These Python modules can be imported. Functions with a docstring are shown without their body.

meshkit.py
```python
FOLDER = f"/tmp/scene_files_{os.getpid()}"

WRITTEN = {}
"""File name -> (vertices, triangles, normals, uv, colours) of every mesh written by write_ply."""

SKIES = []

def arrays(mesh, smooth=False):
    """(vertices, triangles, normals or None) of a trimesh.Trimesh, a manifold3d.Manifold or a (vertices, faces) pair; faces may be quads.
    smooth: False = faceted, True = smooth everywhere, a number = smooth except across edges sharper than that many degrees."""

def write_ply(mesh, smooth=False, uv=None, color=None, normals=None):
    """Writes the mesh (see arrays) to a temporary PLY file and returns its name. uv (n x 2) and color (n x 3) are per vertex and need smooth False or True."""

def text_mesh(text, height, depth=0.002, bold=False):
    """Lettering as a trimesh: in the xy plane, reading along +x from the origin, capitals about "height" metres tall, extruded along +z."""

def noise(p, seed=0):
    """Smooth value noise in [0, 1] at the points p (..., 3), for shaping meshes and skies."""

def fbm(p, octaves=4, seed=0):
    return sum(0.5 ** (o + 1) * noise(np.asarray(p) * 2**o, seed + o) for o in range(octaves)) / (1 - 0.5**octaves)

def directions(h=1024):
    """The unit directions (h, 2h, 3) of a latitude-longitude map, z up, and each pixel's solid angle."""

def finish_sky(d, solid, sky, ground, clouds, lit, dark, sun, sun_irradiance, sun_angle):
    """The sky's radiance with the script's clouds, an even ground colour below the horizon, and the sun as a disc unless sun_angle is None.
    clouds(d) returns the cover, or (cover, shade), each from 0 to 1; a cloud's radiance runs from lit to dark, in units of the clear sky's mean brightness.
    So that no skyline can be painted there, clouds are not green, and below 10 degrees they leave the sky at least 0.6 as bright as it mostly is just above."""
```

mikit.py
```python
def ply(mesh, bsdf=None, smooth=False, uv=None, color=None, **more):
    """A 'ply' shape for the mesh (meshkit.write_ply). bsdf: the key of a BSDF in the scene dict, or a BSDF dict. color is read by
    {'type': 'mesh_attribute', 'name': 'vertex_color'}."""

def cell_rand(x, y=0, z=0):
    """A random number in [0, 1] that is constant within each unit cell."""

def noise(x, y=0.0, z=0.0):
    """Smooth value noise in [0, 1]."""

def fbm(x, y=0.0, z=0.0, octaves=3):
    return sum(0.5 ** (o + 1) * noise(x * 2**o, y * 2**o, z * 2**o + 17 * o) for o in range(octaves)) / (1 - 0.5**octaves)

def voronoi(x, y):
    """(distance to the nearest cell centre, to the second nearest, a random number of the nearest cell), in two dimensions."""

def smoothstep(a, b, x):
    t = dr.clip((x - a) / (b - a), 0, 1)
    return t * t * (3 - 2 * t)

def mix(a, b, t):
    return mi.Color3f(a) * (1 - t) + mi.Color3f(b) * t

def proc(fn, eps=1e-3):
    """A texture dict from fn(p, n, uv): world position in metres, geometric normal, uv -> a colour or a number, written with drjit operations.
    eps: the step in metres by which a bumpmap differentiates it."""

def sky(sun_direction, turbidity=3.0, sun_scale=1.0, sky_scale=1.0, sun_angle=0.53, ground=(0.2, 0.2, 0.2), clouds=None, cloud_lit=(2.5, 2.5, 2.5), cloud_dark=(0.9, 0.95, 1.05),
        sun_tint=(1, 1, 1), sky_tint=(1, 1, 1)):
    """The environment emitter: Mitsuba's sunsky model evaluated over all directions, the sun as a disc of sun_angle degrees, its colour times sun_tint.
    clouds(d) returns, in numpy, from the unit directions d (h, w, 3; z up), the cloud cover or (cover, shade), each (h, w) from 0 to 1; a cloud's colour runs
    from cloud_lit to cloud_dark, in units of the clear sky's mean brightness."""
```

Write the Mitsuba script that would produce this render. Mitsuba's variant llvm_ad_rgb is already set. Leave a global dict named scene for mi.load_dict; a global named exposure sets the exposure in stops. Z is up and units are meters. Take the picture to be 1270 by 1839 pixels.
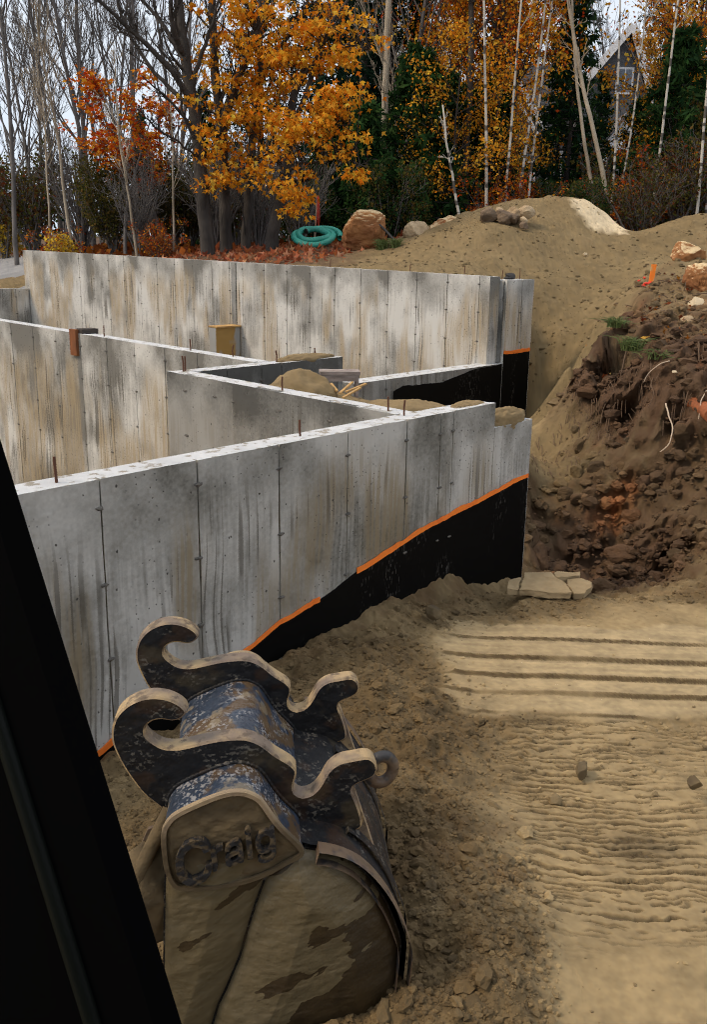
import math, numpy as np, trimesh, mitsuba as mi, drjit as dr, mikit
from meshkit import fbm, noise as nz, text_mesh
from scipy.interpolate import RBFInterpolator
from shapely.geometry import Polygon, LineString
T = mi.ScalarTransform4f
scene, labels = {}, {}
# ---------------------------------------------------------------- camera, sky, exposure
EYE = np.array([0.0, -4.067, 1.211])
FWD = np.array([0.74290, 0.61905, -0.25471]); UP = np.array([0.17505, 0.18760, 0.96652])
scene['camera'] = dict(type='perspective', fov=43.42, fov_axis='x', near_clip=0.05, far_clip=400.0,
    principal_point_offset_x=-0.0846, principal_point_offset_y=0.0313,
    to_world=T().look_at(origin=EYE.tolist(), target=(EYE + FWD).tolist(), up=UP.tolist()))
def overcast(d):                     # an even grey cloud deck, brighter overhead than at the horizon
    e = np.clip(d[..., 2], 0, 1)
    c = fbm(d * [3, 3, 6], 4, 5)
    return np.ones(d.shape[:2]), np.clip(1.02 - 0.95 * e ** 0.8 - 0.30 * (c - 0.5), 0, 1)
scene['sky'] = mikit.sky([-0.58, 0.36, 0.73], turbidity=4, sun_scale=0.34, sun_angle=16, clouds=overcast,
    cloud_lit=(2.1, 2.12, 2.2), cloud_dark=(1.85, 2.08, 2.38), sun_tint=(1.0, 0.98, 0.95), ground=(0.13, 0.10, 0.07))
exposure = 2.17
# ---------------------------------------------------------------- helpers
used = {}
def key_of(name, parent=None):
    k = parent + '__' + name if parent else name
    n = used.get(k, -1) + 1
    used[k] = n
    return k if n == 0 else f'{k}_{n:03d}'
def add(name, mesh, bsdf, parent=None, smooth=False, color=None, tw=None):
    k = key_of(name, parent)
    d = mesh if isinstance(mesh, dict) else mikit.ply(mesh, bsdf, smooth=smooth, color=color)
    scene[k] = {**d, 'to_world': tw} if tw is not None else d
    return k
def thing(name, label, cat, group=None):
    k = key_of(name)
    labels[k] = {'label': label, 'category': cat}
    if group: labels[k]['group'] = group
    return k
def tag(k, label, cat, group=None, kind=None):
    labels[k] = {'label': label, 'category': cat}
    if group: labels[k]['group'] = group
    if kind: labels[k]['kind'] = kind
def struct(name, mesh, bsdf, kind='structure', label=None, **kw):
    k = add(name, mesh, bsdf, **kw)
    labels[k] = {'kind': kind}
    if label: labels[k]['label'] = label
    return k
def V(mesh): return np.asarray(mesh.vertices)
def cat(ms): return trimesh.util.concatenate(ms)
def wob(p, amp, f, seed):
    p = np.asarray(p)
    return np.stack([fbm(p * f + 13.7 * k, 3, seed + k) - 0.5 for k in range(3)], -1) * 2 * amp
def rough_box(lo, hi, step=0.06, amp=0.004, f=7.0, seed=0):
    lo, hi = np.asarray(lo, float), np.asarray(hi, float)
    n = np.maximum(1, np.round((hi - lo) / step).astype(int))
    vs, fs, o = [], [], 0
    for ax in range(3):
        a, b = [k for k in range(3) if k != ax]
        for side in (0, 1):
            g = np.stack(np.meshgrid(np.linspace(lo[a], hi[a], n[a] + 1), np.linspace(lo[b], hi[b], n[b] + 1), indexing='ij'), -1).reshape(-1, 2)
            v = np.empty((len(g), 3)); v[:, a], v[:, b], v[:, ax] = g[:, 0], g[:, 1], (lo, hi)[side][ax]
            i, j = np.meshgrid(np.arange(n[a]), np.arange(n[b]), indexing='ij')
            w = n[b] + 1
            q = np.stack([i * w + j, (i + 1) * w + j, (i + 1) * w + j + 1, i * w + j + 1], -1).reshape(-1, 4)
            flip = (side == 1) == (ax == 1)
            if flip: q = q[:, ::-1]
            vs.append(v); fs.append(q + o); o += len(v)
    v, q = np.vstack(vs), np.vstack(fs)
    v = v + wob(v, amp, f, seed)
    return trimesh.Trimesh(v, np.vstack([q[:, [0, 1, 2]], q[:, [0, 2, 3]]]), process=False)
def oriented_box(c, half, axes, step=0.05, amp=0.002, f=9.0, seed=0):
    m = rough_box(-np.asarray(half), half, step, amp, f, seed)
    m.vertices = V(m) @ np.asarray(axes) + np.asarray(c)
    return m
def tubes(pts, rad, sides=5, cap=False):
    """Polylines pts (B, n, 3) with radii (B, n) as tubes, one mesh."""
    p = np.asarray(pts, float)
    if p.ndim == 2: p = p[None]
    B, n, _ = p.shape
    r = np.broadcast_to(rad, (B, n))
    t = np.gradient(p, axis=1); t /= np.linalg.norm(t, axis=2, keepdims=True) + 1e-12
    m = t.mean(1, keepdims=True)
    ref = np.where(np.abs(m[..., 2:]) < 0.8, [0, 0, 1.0], [1.0, 0, 0])
    a = np.cross(t, np.broadcast_to(ref, t.shape)); a /= np.linalg.norm(a, axis=2, keepdims=True) + 1e-12
    b = np.cross(t, a)
    ang = np.arange(sides) * 2 * np.pi / sides
    v = p[:, :, None] + r[:, :, None, None] * (np.cos(ang)[:, None] * a[:, :, None] + np.sin(ang)[:, None] * b[:, :, None])
    i, j = np.meshgrid(np.arange(n - 1), np.arange(sides), indexing='ij')
    q = np.stack([i * sides + j, i * sides + (j + 1) % sides, (i + 1) * sides + (j + 1) % sides, (i + 1) * sides + j], -1).reshape(-1, 4)
    f = np.vstack([q[:, [0, 2, 1]], q[:, [0, 3, 2]]])
    if cap:
        k = np.arange(1, sides - 1)
        f = np.vstack([f, np.stack([0 * k, k, k + 1], 1), np.stack([0 * k, k + 1, k], 1) + (n - 1) * sides])
    f = (f[None] + (np.arange(B) * n * sides)[:, None, None]).reshape(-1, 3)
    return trimesh.Trimesh(v.reshape(-1, 3), f, process=False)
def curve(pts, n, wig=0.0, seed=0):
    """n points on a smooth curve through pts, with a little wander."""
    p = np.asarray(pts, float)
    s = np.r_[0, np.cumsum(np.linalg.norm(np.diff(p, axis=0), axis=1))]
    from scipy.interpolate import PchipInterpolator
    q = PchipInterpolator(s, p)(np.linspace(0, s[-1], n))
    return q + (wob(q, wig, 1.3 / max(s[-1] / 8, .2), seed) if wig else 0)
def rock(c, size, seed, sub=3, amp=0.35, box=0.0, rotz=0.0):
    m = trimesh.creation.icosphere(subdivisions=sub)
    v = V(m).copy(); rg = np.random.default_rng(seed)
    if box: v = np.sign(v) * np.abs(v) ** (1 - box)
    for _ in range(9):                                          # chop facets
        n = rg.normal(size=3); n /= np.linalg.norm(n); d = v @ n; h = rg.uniform(0.55, 0.9) * (1 + 0.55 * box)
        v = v - np.where(d > h, d - h, 0)[:, None] * n * 0.92
    v *= 1 + amp * (fbm(v * 1.3 + seed, 3, seed)[:, None] - 0.5) + 0.16 * (fbm(v * 6 + seed, 3, seed + 3)[:, None] - 0.5)
    v *= np.asarray(size)
    cz, sz = math.cos(rotz), math.sin(rotz)
    v = v @ np.array([[cz, sz, 0], [-sz, cz, 0], [0, 0, 1]]) + np.asarray(c)
    return trimesh.Trimesh(v, m.faces, process=False)
def prism(poly, y0, y1, fmap, engine='earcut'):
    """A shapely polygon in (a, b) extruded from depth y0 to y1, mapped to space by fmap(a, b, depth)."""
    m = trimesh.creation.extrude_polygon(poly, y1 - y0, engine=engine)
    v = V(m); m = trimesh.Trimesh(fmap(v[:, 0], v[:, 1], v[:, 2] + y0), m.faces, process=False)
    if m.volume < 0: m.invert()
    return m
# ---------------------------------------------------------------- materials
P, fb, ns, ss, mix = mikit.proc, mikit.fbm, mikit.noise, mikit.smoothstep, mikit.mix
def mat(key, color, rough=0.7, bump=None, scale=1.0, eps=2e-3, **kw):
    c = color if isinstance(color, dict) else {'type': 'rgb', 'value': list(color)} if not callable(color) else P(color)
    r = P(rough) if callable(rough) else rough
    b = dict(type='principled', base_color=c, roughness=r, **kw)
    if bump is not None: b = {'type': 'bumpmap', 'arbitrary': P(bump, eps), 'scale': scale, 'bsdf': b}
    scene[key] = {'type': 'twosided', 'bsdf': b}
VC = {'type': 'mesh_attribute', 'name': 'vertex_color'}
def concrete(q0, ax, seed, lo, hi, tan, stain):
    def f(p, n, uv):
        q = dr.select(dr.abs(n.y) > 0.6, p.x, p.y)
        pan = mikit.cell_rand(dr.floor((q - q0) / 0.61), seed)
        warp = q + 0.05 * (ns(q * 3, p.z * 2.0, seed) - 0.5)
        depth = ss(-0.06, -0.55, p.z + 0.5 * (fb(q * 2.2, seed * 3.1, 0, 2) - 0.5))
        blot = fb(warp * 1.35, p.z * 1.2, seed + 0.5, 4)
        blot2 = fb(warp * 5.0, p.z * 2.4, seed + 2, 3)
        st = fb(warp * 48, p.z * 1.7, seed + 3, 4)
        gr = fb(q * 55, p.z * 55, seed, 3)
        v = 0.40 + 2.9 * (blot - 0.5) + 0.7 * (blot2 - 0.5) + 0.5 * (pan - 0.5) + 0.30 * depth + depth * 0.7 * (st - 0.5) + 0.35 * (gr - 0.5)
        c = mix(lo, hi, dr.clip(v, 0, 1))
        t = ss(0.45, 0.60, fb(warp * 2.8, p.z * 0.55, seed + 11, 3)) * depth * (0.45 + 0.55 * ss(0.40, 0.62, st))
        c = mix(c, tan, t * stain * 0.85)
        dk = ss(0.64, 0.80, ns(warp * 60, p.z * 1.7, seed + 15)) * ss(0.48, 0.62, fb(warp * 4, p.z * 0.9, seed + 19, 3)) * depth
        c = mix(c, (0.07, 0.06, 0.045), dk * 0.65)
        d1, d2, r = mikit.voronoi(q * 26, p.z * 26)
        c = mix(c, (0.03, 0.03, 0.028), ss(0.15, 0.08, d1) * ss(0.70, 0.8, r) * ss(0.40, 0.65, ns(q * 3, p.z * 3, 4)) * 0.8)
        d3, d4, r2 = mikit.voronoi(q * 11 + 5, p.z * 9)
        c = mix(c, (0.04, 0.037, 0.033), ss(0.13, 0.05, d3 + 0.08 * ns(q * 60, p.z * 60)) * ss(0.72, 0.8, r2))
        top = ss(0.6, 0.85, n.z)
        spk = ss(0.58, 0.75, fb(p.x * 22, p.y * 22, 3, 3))
        tc = mix(mix((0.38, 0.39, 0.40), (0.50, 0.51, 0.52), fb(p.x * 6, p.y * 6, 1, 3)), (0.20, 0.17, 0.125), spk * 0.85)
        return mix(c, tc, top)
    return f
ZT = [0.0]
cb = lambda p, n, uv: fb(p.x * 30 + p.y * 30, p.z * 30 + p.y * 7, 1, 4)
mat('concrete_near', concrete(2.352, 0, 2.0, (0.100, 0.096, 0.080), (0.47, 0.462, 0.435), (0.215, 0.165, 0.092), 0.95), 0.85, cb, 0.006)
mat('concrete_garage', concrete(8.34, 1, 5.0, (0.155, 0.15, 0.135), (0.56, 0.555, 0.525), (0.32, 0.245, 0.14), 0.9), 0.85, cb, 0.005)
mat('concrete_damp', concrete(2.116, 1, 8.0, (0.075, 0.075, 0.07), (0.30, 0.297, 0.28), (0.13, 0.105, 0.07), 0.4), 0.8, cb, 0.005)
def far_conc(p, n, uv):
    return g_far(mi.Point3f(p.x, p.y, p.z - 0.8), n, uv)
g_far = concrete(9.407, 1, 11.0, (0.165, 0.16, 0.145), (0.59, 0.582, 0.55), (0.36, 0.275, 0.16), 0.9)
mat('concrete_far', far_conc, 0.85, cb, 0.005)
mat('tar', lambda p, n, uv: mix((0.0025, 0.0025, 0.0025), (0.09, 0.085, 0.078), ss(0.60, 0.74, ns(p.x * 110, p.z * 30, p.y * 60)) * ss(0.56, 0.70, fb(p.x * 3.2, p.z * 1.2, p.y * 3, 4)) * 0.6), 0.6, lambda p, n, uv: fb(p.x * 20 + p.y * 20, p.z * 9, 2, 3), 0.006, specular=0.10)
mat('marker_paint', lambda p, n, uv: mix((0.90, 0.24, 0.022), (0.78, 0.16, 0.02), fb(p.x * 14, p.z * 14, 3, 3)), 0.7)
mat('earth', VC, 0.95, lambda p, n, uv: fb(p.x * 45, p.y * 45, p.z * 45, 4) + ss(-1.1, -0.6, p.z) * (3.4 * fb(p.x * 7, p.y * 7, p.z * 7, 4) + 1.2 * fb(p.x * 3 + p.y * 2, p.y * 14 - p.x * 14, p.z * 9, 3)), 0.013)
mat('clod', VC, 0.95, lambda p, n, uv: fb(p.x * 70, p.y * 70, p.z * 70, 3), 0.006)
mat('bark', lambda p, n, uv: mix((0.012, 0.010, 0.009), (0.070, 0.060, 0.052), fb(p.x * 14 + p.y * 14, p.z * 2.5, 1, 4)), 0.9, lambda p, n, uv: fb(p.x * 16 + p.y * 16, p.z * 3, 1, 3), 0.05)
mat('bark_grey', lambda p, n, uv: mix((0.06, 0.055, 0.055), (0.20, 0.185, 0.175), fb(p.x * 9 + p.y * 9, p.z * 2, 2, 3)), 0.9)
mat('bark_pale', lambda p, n, uv: mix((0.20, 0.16, 0.11), (0.50, 0.43, 0.33), fb(p.x * 8 + p.y * 8, p.z * 2, 2, 3)), 0.85)
mat('bark_birch', lambda p, n, uv: mix(mix((0.42, 0.39, 0.34), (0.58, 0.55, 0.49), fb(p.x * 8, p.z * 3, 1, 3)), (0.04, 0.035, 0.03), ss(0.60, 0.70, ns(p.x * 5 + p.y * 5, p.z * 9, 3)) * 0.9), 0.8)
scene['leaf'] = {'type': 'principledthin', 'base_color': VC, 'roughness': 0.6, 'diff_trans': 0.7}
rockc = lambda p, n, uv: mix(mix((0.13, 0.035, 0.012), (0.42, 0.20, 0.07), fb(p.x * 3.2, p.y * 3.2, p.z * 3.2 + 4, 4)), (0.55, 0.42, 0.24), ss(0.30, 0.8, n.z + 0.5 * (fb(p.x * 3, p.y * 3, p.z * 3, 3) - 0.5)))
mat('rust_rock', rockc, 0.9, lambda p, n, uv: fb(p.x * 9, p.y * 9, p.z * 9, 4), 0.06)
mat('tan_rock', lambda p, n, uv: mix((0.20, 0.13, 0.07), (0.55, 0.43, 0.27), fb(p.x * 5, p.y * 5, p.z * 5, 4)), 0.9, lambda p, n, uv: fb(p.x * 12, p.y * 12, p.z * 12, 4), 0.03)
mat('dark_rock', lambda p, n, uv: mix((0.045, 0.03, 0.02), (0.24, 0.17, 0.11), fb(p.x * 6, p.y * 6, p.z * 6, 4)), 0.9, lambda p, n, uv: fb(p.x * 12, p.y * 12, p.z * 12, 4), 0.03)
def bucket_paint(p, n, uv):
    a = fb(p.x * 38, p.y * 38, p.z * 38, 5)
    b = fb(p.x * 8 + 3, p.y * 8, p.z * 8, 5)
    c = mix((0.003, 0.0035, 0.005), (0.013, 0.0145, 0.018), a)
    c = mix(c, (0.06, 0.047, 0.027), ss(0.53, 0.68, b) * 0.55)
    c = mix(c, (0.05, 0.025, 0.012), ss(0.52, 0.68, fb(p.x * 11 + 9, p.y * 11, p.z * 11, 5)) * 0.4)
    return mix(c, (0.16, 0.15, 0.13), ss(0.52, 0.66, fb(p.x * 95, p.y * 95, p.z * 95, 4)) * ss(0.50, 0.64, fb(p.x * 14, p.y * 14 + 7, p.z * 14, 4)) * 0.5)
mat('bucket_paint', bucket_paint, lambda p, n, uv: 0.32 + 0.5 * fb(p.x * 20, p.y * 20, p.z * 20, 4), lambda p, n, uv: fb(p.x * 30, p.y * 30, p.z * 30, 5), 0.008, specular=0.3)
def tube_paint(p, n, uv):
    a = fb(p.x * 46, p.y * 46, p.z * 46, 5)
    b = fb(p.x * 10, p.y * 10, p.z * 10, 5)
    c = mix((0.010, 0.015, 0.026), (0.040, 0.056, 0.088), a)
    c = mix(c, (0.085, 0.055, 0.030), ss(0.50, 0.62, b))
    c = mix(c, (0.36, 0.36, 0.37), ss(0.52, 0.62, fb(p.x * 120 + 9, p.y * 100, p.z * 120, 4)) * ss(0.42, 0.62, fb(p.x * 9, p.y * 9, p.z * 9 + 2, 3)) * 0.6)
    return mix(c, (0.26, 0.21, 0.13), ss(0.60, 0.68, fb(p.x * 16 + 20, p.y * 16, p.z * 16, 5)) * 0.45)
mat('tube_paint', tube_paint, lambda p, n, uv: 0.10 + 0.45 * fb(p.x * 24, p.y * 24, p.z * 24, 4), lambda p, n, uv: fb(p.x * 60, p.y * 60, p.z * 60, 4), 0.006, specular=0.7)
mat('worn_edge', lambda p, n, uv: mix(mix((0.36, 0.26, 0.14), (0.17, 0.13, 0.10), ss(0.35, 0.65, fb(p.x * 9, p.y * 9, p.z * 9, 4))), (0.09, 0.065, 0.045), ss(0.50, 0.70, fb(p.x * 34, p.y * 34, p.z * 34, 5)) * 0.8), 0.6, lambda p, n, uv: fb(p.x * 40, p.y * 40, p.z * 40, 3), 0.005)
def mud(p, n, uv):
    s, z = 0.763 * p.x - 0.647 * p.y - 2.631, p.z
    u, w = s * 0.85 + z * 0.52, z * 0.85 - s * 0.52
    m = fb(u * 5 + 3, w * 14, 2, 5) + 0.12 - 0.42 * ss(0.12, 0.38, s - 0.55 * (z + 1.15)) + 0.08 * ss(-1.3, -1.0, z)
    dry = mix((0.080, 0.064, 0.034), (0.140, 0.112, 0.064), fb(u * 10, w * 60, 4, 3))
    wet = mix((0.020, 0.013, 0.006), (0.048, 0.033, 0.015), fb(u * 14, w * 24, 4, 4))
    return mix(wet, dry, ss(0.47, 0.485, m))
mat('flange_edge', lambda p, n, uv: mix(mix((0.36, 0.27, 0.15), (0.20, 0.15, 0.11), fb(p.x * 14, p.y * 14, p.z * 14, 4)), (0.085, 0.062, 0.034), ss(-0.56, -0.70, p.z + 0.10 * (fb(p.x * 14, p.y * 14, p.z * 14, 3) - 0.5))), 0.7, lambda p, n, uv: fb(p.x * 40, p.y * 40, p.z * 40, 3), 0.005)
mat('caked_mud', mud, lambda p, n, uv: 0.22 + 0.5 * fb(p.x * 8, p.y * 8, p.z * 8, 3), lambda p, n, uv: fb((0.763 * p.x - 0.647 * p.y) * 25 + p.z * 20, p.z * 70 - p.x * 25, 2, 4), 0.004)
mat('mud_crumb', lambda p, n, uv: mix((0.030, 0.022, 0.012), (0.17, 0.122, 0.062), fb(p.x * 14, p.y * 14, p.z * 14, 4)), 0.95, lambda p, n, uv: fb(p.x * 40, p.y * 40, p.z * 40, 4), 0.01)
mat('cab_black', (0.0025, 0.0025, 0.0028), 0.8, specular=0.03)
mat('rubber', (0.006, 0.008, 0.0065), 0.5, specular=0.15)
mat('lumber', lambda p, n, uv: mix((0.50, 0.31, 0.12), (0.30, 0.17, 0.06), fb(p.x * 20, p.y * 5, p.z * 40, 3)), 0.8)
mat('old_lumber', lambda p, n, uv: mix((0.34, 0.29, 0.27), (0.10, 0.075, 0.06), fb(p.x * 12, p.y * 12, p.z * 30, 3)), 0.85)
mat('red_lumber', lambda p, n, uv: mix((0.25, 0.085, 0.025), (0.10, 0.035, 0.012), fb(p.x * 40, p.y * 40, p.z * 7, 3)), 0.8)
mat('dark_lumber', lambda p, n, uv: mix((0.07, 0.055, 0.045), (0.025, 0.02, 0.018), fb(p.x * 10, p.y * 10, p.z * 40, 3)), 0.85)
mat('stake_paint', lambda p, n, uv: mix((0.85, 0.22, 0.02), (0.62, 0.33, 0.12), ss(0.55, 0.7, fb(p.x * 30, p.y * 30, p.z * 9, 3))), 0.7)
mat('ribbon', (0.70, 0.05, 0.02), 0.5)
mat('hose_plastic', lambda p, n, uv: mix((0.03, 0.30, 0.24), (0.06, 0.42, 0.33), fb(p.x * 5, p.y * 5, p.z * 5, 2)), 0.45)
mat('rebar_steel', (0.09, 0.035, 0.018), 0.8)
mat('dark_steel', (0.018, 0.016, 0.015), 0.5)
mat('clay', lambda p, n, uv: mix((0.33, 0.10, 0.03), (0.16, 0.05, 0.02), fb(p.x * 20, p.y * 20, p.z * 20, 3)), 0.75)
mat('root_skin', (0.48, 0.38, 0.28), 0.8)
mat('root_dark', (0.12, 0.075, 0.045), 0.9)
mat('asphalt', lambda p, n, uv: mix((0.16, 0.16, 0.165), (0.24, 0.24, 0.24), fb(p.x * 3, p.y * 3, 1, 4)), 0.9)
mat('siding', lambda p, n, uv: mix((0.10, 0.105, 0.115), (0.14, 0.145, 0.155), fb(p.x * 2, p.y * 2, p.z * 12, 2)), 0.8)
mat('shingle', lambda p, n, uv: mix((0.11, 0.11, 0.125), (0.20, 0.20, 0.215), fb(p.x * 6, p.y * 6, p.z * 14, 3)), 0.9)
mat('white_trim', (0.75, 0.76, 0.78), 0.6)
mat('pane_glass', (0.20, 0.23, 0.27), 0.08)
mat('red_cloth', (0.55, 0.02, 0.03), 0.7)
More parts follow.
